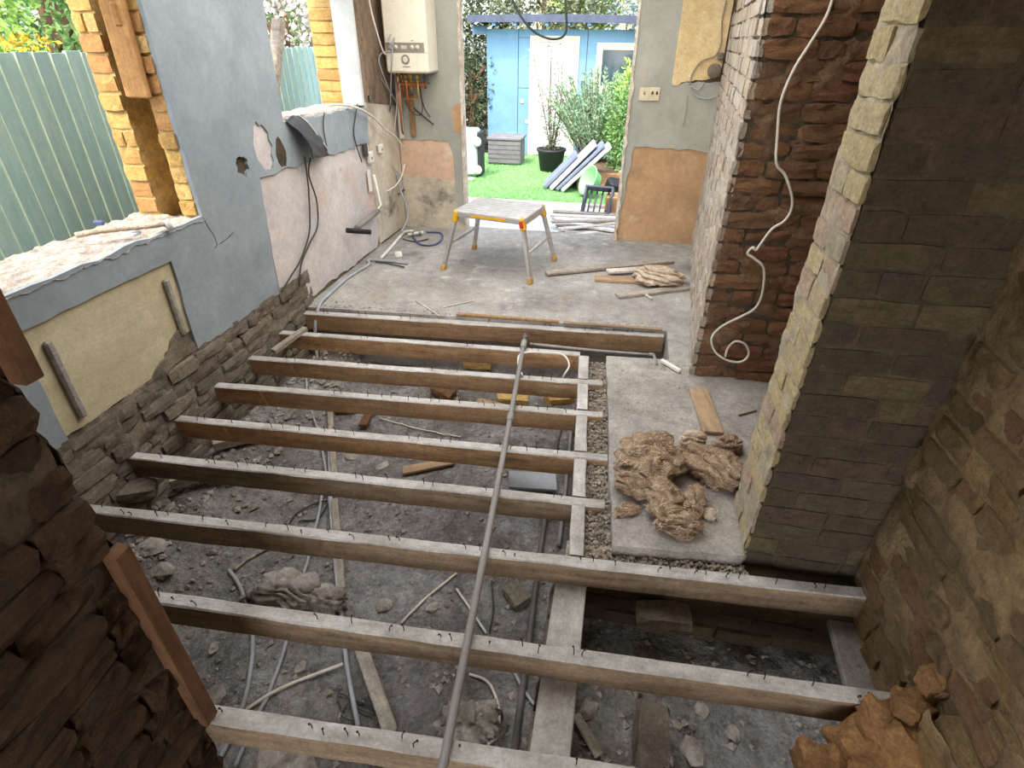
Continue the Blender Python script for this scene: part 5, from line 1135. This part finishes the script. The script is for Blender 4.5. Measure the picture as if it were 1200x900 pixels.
tree('evergreen_hedge', (-2.95, SY+.2, GZ), 1.7, (.55, .4, .9), 3500, .07, M['leaf_dark'], 'low dark shrub against the left side of the shed', 62, cz=.5, group=TG2)
tree('garden_tree', (-2.2, SY+4.5, GZ), 4.2, (1.5, 1.2, 1.5), 6000, .13, M['leaf_olive'], 'brownish olive tree behind the left end of the shed', 63, group=TG2)
tree('garden_tree', (-1.3, SY+5.5, GZ), 4.0, (.9, .9, 1.2), 3500, .13, M['leaf_lime'], 'lime green tree peeking above the shed roof', 64, group=TG2)
tree('conifer', (.9, SY+3.2, GZ), 4.2, (1.6, 1.3, 1.9), 9000, .11, M['leaf_blue'], 'grey blue conifer behind the right end of the shed', 65, group=TG2, cz=.66)
tree('conifer', (.95, SY-.9, GZ), 3.0, (.85, .6, .95), 5000, .06, M['leaf_blue'], 'silvery conifer overhanging the shed window', 66, group=TG2, cz=.72)
mb = MB(); mb.tube([(-.68, SY+6, GZ), (-.68, SY+6, 5)], .24, 10); tag(mb.build('tree_trunk', M['bark']), 'thick reddish tree trunk rising behind the shed', 'trunk')
hs = empty('neighbour_house', (-.2, SY+9, GZ), 'pale house glimpsed above the shed roof', 'house')
mb = MB(); mb.box((-3.0, SY+9, GZ), (3.5, SY+12, 6)); mb.build('wall', M['render_cream'], hs)
for x in (-1.6, -.1, .6):
    mb = MB(); mb.box((x, SY+8.93, 1.6), (x+.5, SY+9.02, 3.4)); wf_ = mb.build('window', M['white_paint'], hs); mb = MB(); mb.box((x+.07, SY+8.92, 1.7), (x+.43, SY+8.94, 3.3)); mb.build('pane', M['shed_window'], wf_)
# shrubs beyond the fence
tree('garden_tree', (-5.3, 5.2, GZ), 3.0, (1.5, 1.6, 1.3), 9000, .075, M['leaf'], 'green leafy tree above the fence through the near window', 71, group=TG2, cz=.7)
tree('garden_tree', (-4.9, 3.6, GZ), 2.6, (.8, 1.0, .8), 4000, .07, M['leaf_lime'], 'light green shrub above the fence at the top left corner', 72, group=TG2, cz=.75)
tree('garden_tree', (-4.9, 9.3, GZ), 3.4, (1.3, 1.7, 1.5), 9000, .09, M['leaf'], 'green tree above the fence through the far window', 73, group=TG2, cz=.66)
tree('blossom_tree', (-3.9, 6.7, GZ), 2.5, (.5, .7, .6), 1500, .06, M['leaf_olive'], 'white blossom tree above the fence in the far window', 74, group=TG2, cz=.72, extra=(1800, .07, M['blossom']))
tree('conifer', (-4.3, 11.2, GZ), 2.9, (1.0, 1.1, 1.1), 5000, .08, M['leaf_blue'], 'bluish conifer at the right of the far window', 75, group=TG2, cz=.68)
tree('evergreen_hedge', (-9, 9, GZ), 5.5, (3.0, 7.0, 2.6), 9000, .26, M['leaf'], 'tall green tree belt far beyond the fence', 76, group=TG2, cz=.5, trunk=.2)
tree('evergreen_hedge', (4.5, SY+3, GZ), 5, (2.5, 3.5, 2.8), 6000, .2, M['leaf_dark'], 'dark tree far right of the shed', 77, group=TG2, cz=.5, trunk=.15)
# neighbour roof at the top left corner
nr = empty('neighbour_roof', (-6.5, 4.4, 1.8), 'grey slate roof corner above the fence at the far left', 'roof')
for i in range(8):
    mb = MB(); mb.cbox((0,0,0), (.5, 3.0, .03), .004); o = mb.build('slate_course', M['roof_tile']); o.location = (-6.7+i*.0-.18*i, 3.6, 1.75+.16*i); o.rotation_euler = (0, .75, 0); par(o, nr)
mb = MB(); mb.box((-9.5, 1.8, GZ), (-6.75, 5.0, 1.75)); mb.build('wall', M['render_cream'], nr)
# yellow leaves over fence
leaves_ = tag(leaves('yellow_twig', (-3.25, 3.0, 1.60), (.06, .16, .03), 60, .04, M['yellow'], None, 78), 'yellow flowers peeping over the fence top', 'flowers')

# right bed: rosemary, shrub, planter
pb = gg(645, 201); 
e = empty('potted_tree', (pb.x, pb.y, GZ), 'thin leaved shrub in a black pot in front of the shed door', 'potted plant')
mb = MB(); mb.lathe([(0, 0), (.17, 0), (.22, .30), (.24, .31), (.24, .34), (.215, .34), (.205, .27), (0, .27)], (pb.x, pb.y, GZ+.012), 20); mb.build('pot', M['pot'], e)
mb = MB(); r = random.Random(31)
tips = []
for k in range(12):
    a = r.uniform(0, 6.28); q = [Vector((pb.x, pb.y, GZ+.27)), Vector((pb.x+math.cos(a)*.1, pb.y+math.sin(a)*.1, GZ+.7)), Vector((pb.x+math.cos(a)*r.uniform(.1,.34), pb.y+math.sin(a)*.25, GZ+r.uniform(1.0, 1.75)))]; S_ = spline(q, 5); tips += S_; mb.tube(S_, .006, 5)
mb.build('stems', M['bark'], e)
mb = MB()
for i in range(1300):
    p = r.choice(tips) + Vector((r.gauss(0,.05), r.gauss(0,.05), r.gauss(0,.06))); a = Vector((r.uniform(-1,1), r.uniform(-1,1), r.uniform(-.3,1))).normalized(); s1 = a.cross(Vector((r.uniform(-1,1), r.uniform(-1,1), .3))).normalized(); L = r.uniform(.035, .07)
    if p.z < GZ+.35: continue
    mb.add([p, p+a*L*.5+s1*L*.16, p+a*L, p+a*L*.5-s1*L*.16], [(0,1,2,3)])
mb.build('foliage', M['leaf_olive'], e)
rb = gg(690, 205)
e = empty('rosemary_bush', (rb.x+.05, rb.y, GZ), 'big feathery rosemary bush right of the pot', 'bush')
mb = MB(); r = random.Random(33); stems = MB()
for k in range(170):
    a = r.uniform(0, 6.28); sp = r.random()**.7; b0 = Vector((rb.x+.05+math.cos(a)*.18*sp, rb.y+math.sin(a)*.18*sp, GZ+.2)); hgt = r.uniform(.75, 1.35)*(1-.25*sp)
    t_ = b0 + Vector((math.cos(a)*.62*sp, math.sin(a)*.5*sp, hgt)); S_ = spline([b0, b0.lerp(t_, .5)+Vector((0,0,.08)), t_], 6); stems.tube(S_, .005, 4)
    for i in range(75):
        p = S_[min(len(S_)-1, int(r.uniform(.25, 1)*len(S_)))].lerp(S_[-1], r.random()*.3); d = Vector((r.uniform(-1,1), r.uniform(-1,1), r.uniform(.1, 1.3))).normalized(); L = r.uniform(.04, .08); s1 = d.cross(Vector((r.uniform(-1,1), r.uniform(-1,1), .2))).normalized()*.010
        mb.add([p-s1, p+s1, p+d*L], [(0,1,2)])
stems.build('stems', M['bark'], e); mb.build('foliage', M['leaf_silver'], e)
e = tree('leafy_bush', (rb.x+.62, rb.y-.55, GZ), 1.1, (.42, .45, .75), 4200, .06, M['leaf'], 'green leafy bush hard against the right door edge', 81, .03, 'bush', cz=.62)
e = tree('leafy_bush', (rb.x+.65, rb.y+.3, GZ+.6), .9, (.40, .35, .45), 2600, .07, M['leaf_lime'], 'bright green climber in front of the shed window', 82, .02, 'bush', cz=.6)
# planter bed of sleepers
pa = gg(675, 224); pe = empty('raised_bed', (pa.x+.5, pa.y+.5, GZ), 'brown timber raised bed at the right of the turf', 'planter')
mb = MB(); mb.cbox((pa.x+.55, pa.y+.04, GZ+.13), (1.1, .07, .26), .008); mb.build('board', M['planter'], pe); mb = MB(); mb.cbox((pa.x+.04, pa.y+.7, GZ+.13), (.07, 1.25, .26), .008); mb.build('board', M['planter'], pe)
mb = MB(); mb.box((pa.x+.08, pa.y+.08, GZ), (pa.x+1.1, pa.y+1.3, GZ+.22)); mb.build('bed_soil', M['earth'], pe)
# leaning paving boards
LG = 'boards leaning against the raised bed'
def lean(x, y, L, w, t, a, rz, material, label, lift):
    p = gg(x, y); mtx = Matrix.Translation((p.x, p.y, GZ+.015+lift)) @ Matrix.Rotation(rz, 4, 'Z') @ Matrix.Rotation(a, 4, 'Y')
    mb = MB(); mb.cbox((L/2, 0, 0), (L, w, t), .008); o = mb.build('leaning_board', material); o.matrix_basis = mtx; return tag(o, label, 'board', LG)
lean(638, 220, .62, .36, .05, -.80, .12, M['slab_blue'], 'blue grey leaning board, leftmost of the stack', .02)
lean(645, 222, .84, .34, .05, -.80, .12, M['slab_light'], 'white leaning board in the middle of the stack', .02)
lean(652, 223, .86, .34, .04, -.78, .12, M['slab_blue'], 'second blue grey leaning board between the white ones', .02)
lean(658, 224, .86, .34, .045, -.76, .12, M['slab_light'], 'rightmost white leaning board of the stack', .02)
mb = MB(); p = gg(668, 218); mb.cbox((0,0,0), (.30, .4, .26), .01); o = mb.build('dark_box', M['pot']); o.location = (p.x+.02, p.y+.12, GZ+.14); tag(o, 'dark box under the leaning boards', 'box')
# mint bowl on its side
p = gg(689, 233); mb = MB(); mb.lathe([(0, 0), (.13, 0), (.185, .13), (.20, .13), (.195, .14), (.175, .13), (.12, .012), (0, .012)], (0,0,0), 24)
o = mb.build('plastic_bowl', M['bowl']); o.location = (p.x+.08, p.y+.06, GZ+.19); o.rotation_euler = (.15, -1.15, .35); tag(o, 'mint green plastic bowl tipped on its side', 'bowl')
# dark crate
p = gg(697, 250); e = empty('plastic_crate', (p.x, p.y, GZ), 'dark blue plastic crate leaning by the doorway', 'crate')
CM = Matrix.Translation((p.x+.02, p.y+.05, GZ+.13)) @ Matrix.Rotation(-.15, 4, 'Z') @ Matrix.Rotation(.95, 4, 'X')
for (cx, cy, sx, sy) in ((0, -.17, .36, .03), (0, .17, .36, .03), (-.165, 0, .03, .36), (.165, 0, .03, .36)):
    mb = MB(); mb.cbox((cx, cy, 0), (sx, sy, .12), .006, M=CM); mb.build('side', M['crate'], e)
for k in range(4):
    mb = MB(); mb.cbox((-.11+k*.073, 0, -.05), (.02, .33, .012), .002, M=CM); mb.build('base_slat', M['crate'], e)
p = gg(715, 242); mb = MB(); mb.cbox((0,0,0), (.26, .2, .16), .03); o = mb.build('black_tub', M['black']); o.location = (p.x+.05, p.y+.25, GZ+.20); o.rotation_euler = (.3, .2, .4); tag(o, 'black tub behind the crate by the doorway', 'tub')
p = gg(715, 250); mb = MB(); mb.cbox((0,0,0), (.34, .28, .2), .01); o = mb.build('cardboard_box', M['wood_orange']); o.location = (p.x+.1, p.y+.12, GZ+.10); tag(o, 'brown box beside the crate at the doorway', 'box')
# pile of old floorboards on the patio
r = random.Random(44); PG = 'old boards piled on the patio outside the doorway'
rows = [(648, 247, 726, 252), (645, 252, 728, 256), (650, 256, 728, 262), (646, 260, 726, 258), (652, 263, 728, 270), (655, 268, 722, 262), (662, 272, 728, 276), (658, 277, 700, 272), (690, 266, 730, 272)]
lab = ['farthest board of the pile on the patio', 'second farthest board of the patio pile', 'third board of the patio pile from the turf', 'slanting board in the middle of the patio pile', 'fifth board of the patio pile from the turf', 'crossing board near the front of the patio pile', 'nearest long board of the patio pile', 'nearest short board of the patio pile', 'short board at the right end of the patio pile']
for i, (xa, ya, xb, yb) in enumerate(rows):
    z_ = GZ+.02+.018*(i % 4); a_, b_ = gg(xa, ya, z_), gg(xb, yb, z_); plank('old_board', a_, b_, .09, .02, M['plank_pale'] if i % 3 else M['wood_grey'], lab[i], 'board', PG, roll=r.uniform(-.15, .15))
# white appliance and storage box at the left
p = gg(553, 208); e = empty('air_conditioner', (p.x, p.y, GZ), 'pale portable appliance standing at the left of the turf', 'appliance')
mb = MB(); mb.cbox((p.x-.1, p.y+.1, GZ+.36), (.40, .26, .66), .03); mb.build('body', M['slab_light'], e)
mb = MB(); mb.cbox((p.x+.13, p.y+.1, GZ+.34), (.05, .26, .62), .01); mb.build('dark_grille', M['pot'], e)
for zz in (.12, .52):
    mb = MB(); mb.lathe([(0, .04), (.055, .04), (.07, 0)], (p.x+.10, p.y-.03, GZ+zz), 14, M=Matrix.Rotation(PI/2, 3, 'X')); mb.build('round_port', M['white_plastic'], e)
wire([(p.x-.05, p.y-.1, GZ+.05), (p.x-.02, p.y-.25, GZ+.03), (p.x+.08, p.y-.3, GZ+.03), (p.x+.06, p.y-.18, GZ+.03), (p.x-.02, p.y-.35, GZ+.03)], .014, M['white_plastic'], 'white hose coiled on the turf by the appliance', 'hose')
p = gg(591, 194); e = empty('storage_box', (p.x, p.y, GZ), 'grey slatted storage box on the turf below the shed vent', 'box')
mb = MB(); mb.cbox((p.x, p.y+.2, GZ+.21), (.56, .42, .38), .012); bx = mb.build('body', M['rattan'], e)
for k in range(5):
    mb = MB(); mb.box((p.x-.275, p.y-.018, GZ+.045+k*.07), (p.x+.275, p.y-.006, GZ+.10+k*.07)); mb.build('slat', M['rattan'], bx)
mb = MB(); mb.cbox((p.x, p.y+.2, GZ+.42), (.60, .46, .05), .012); mb.build('lid', M['rattan'], e)
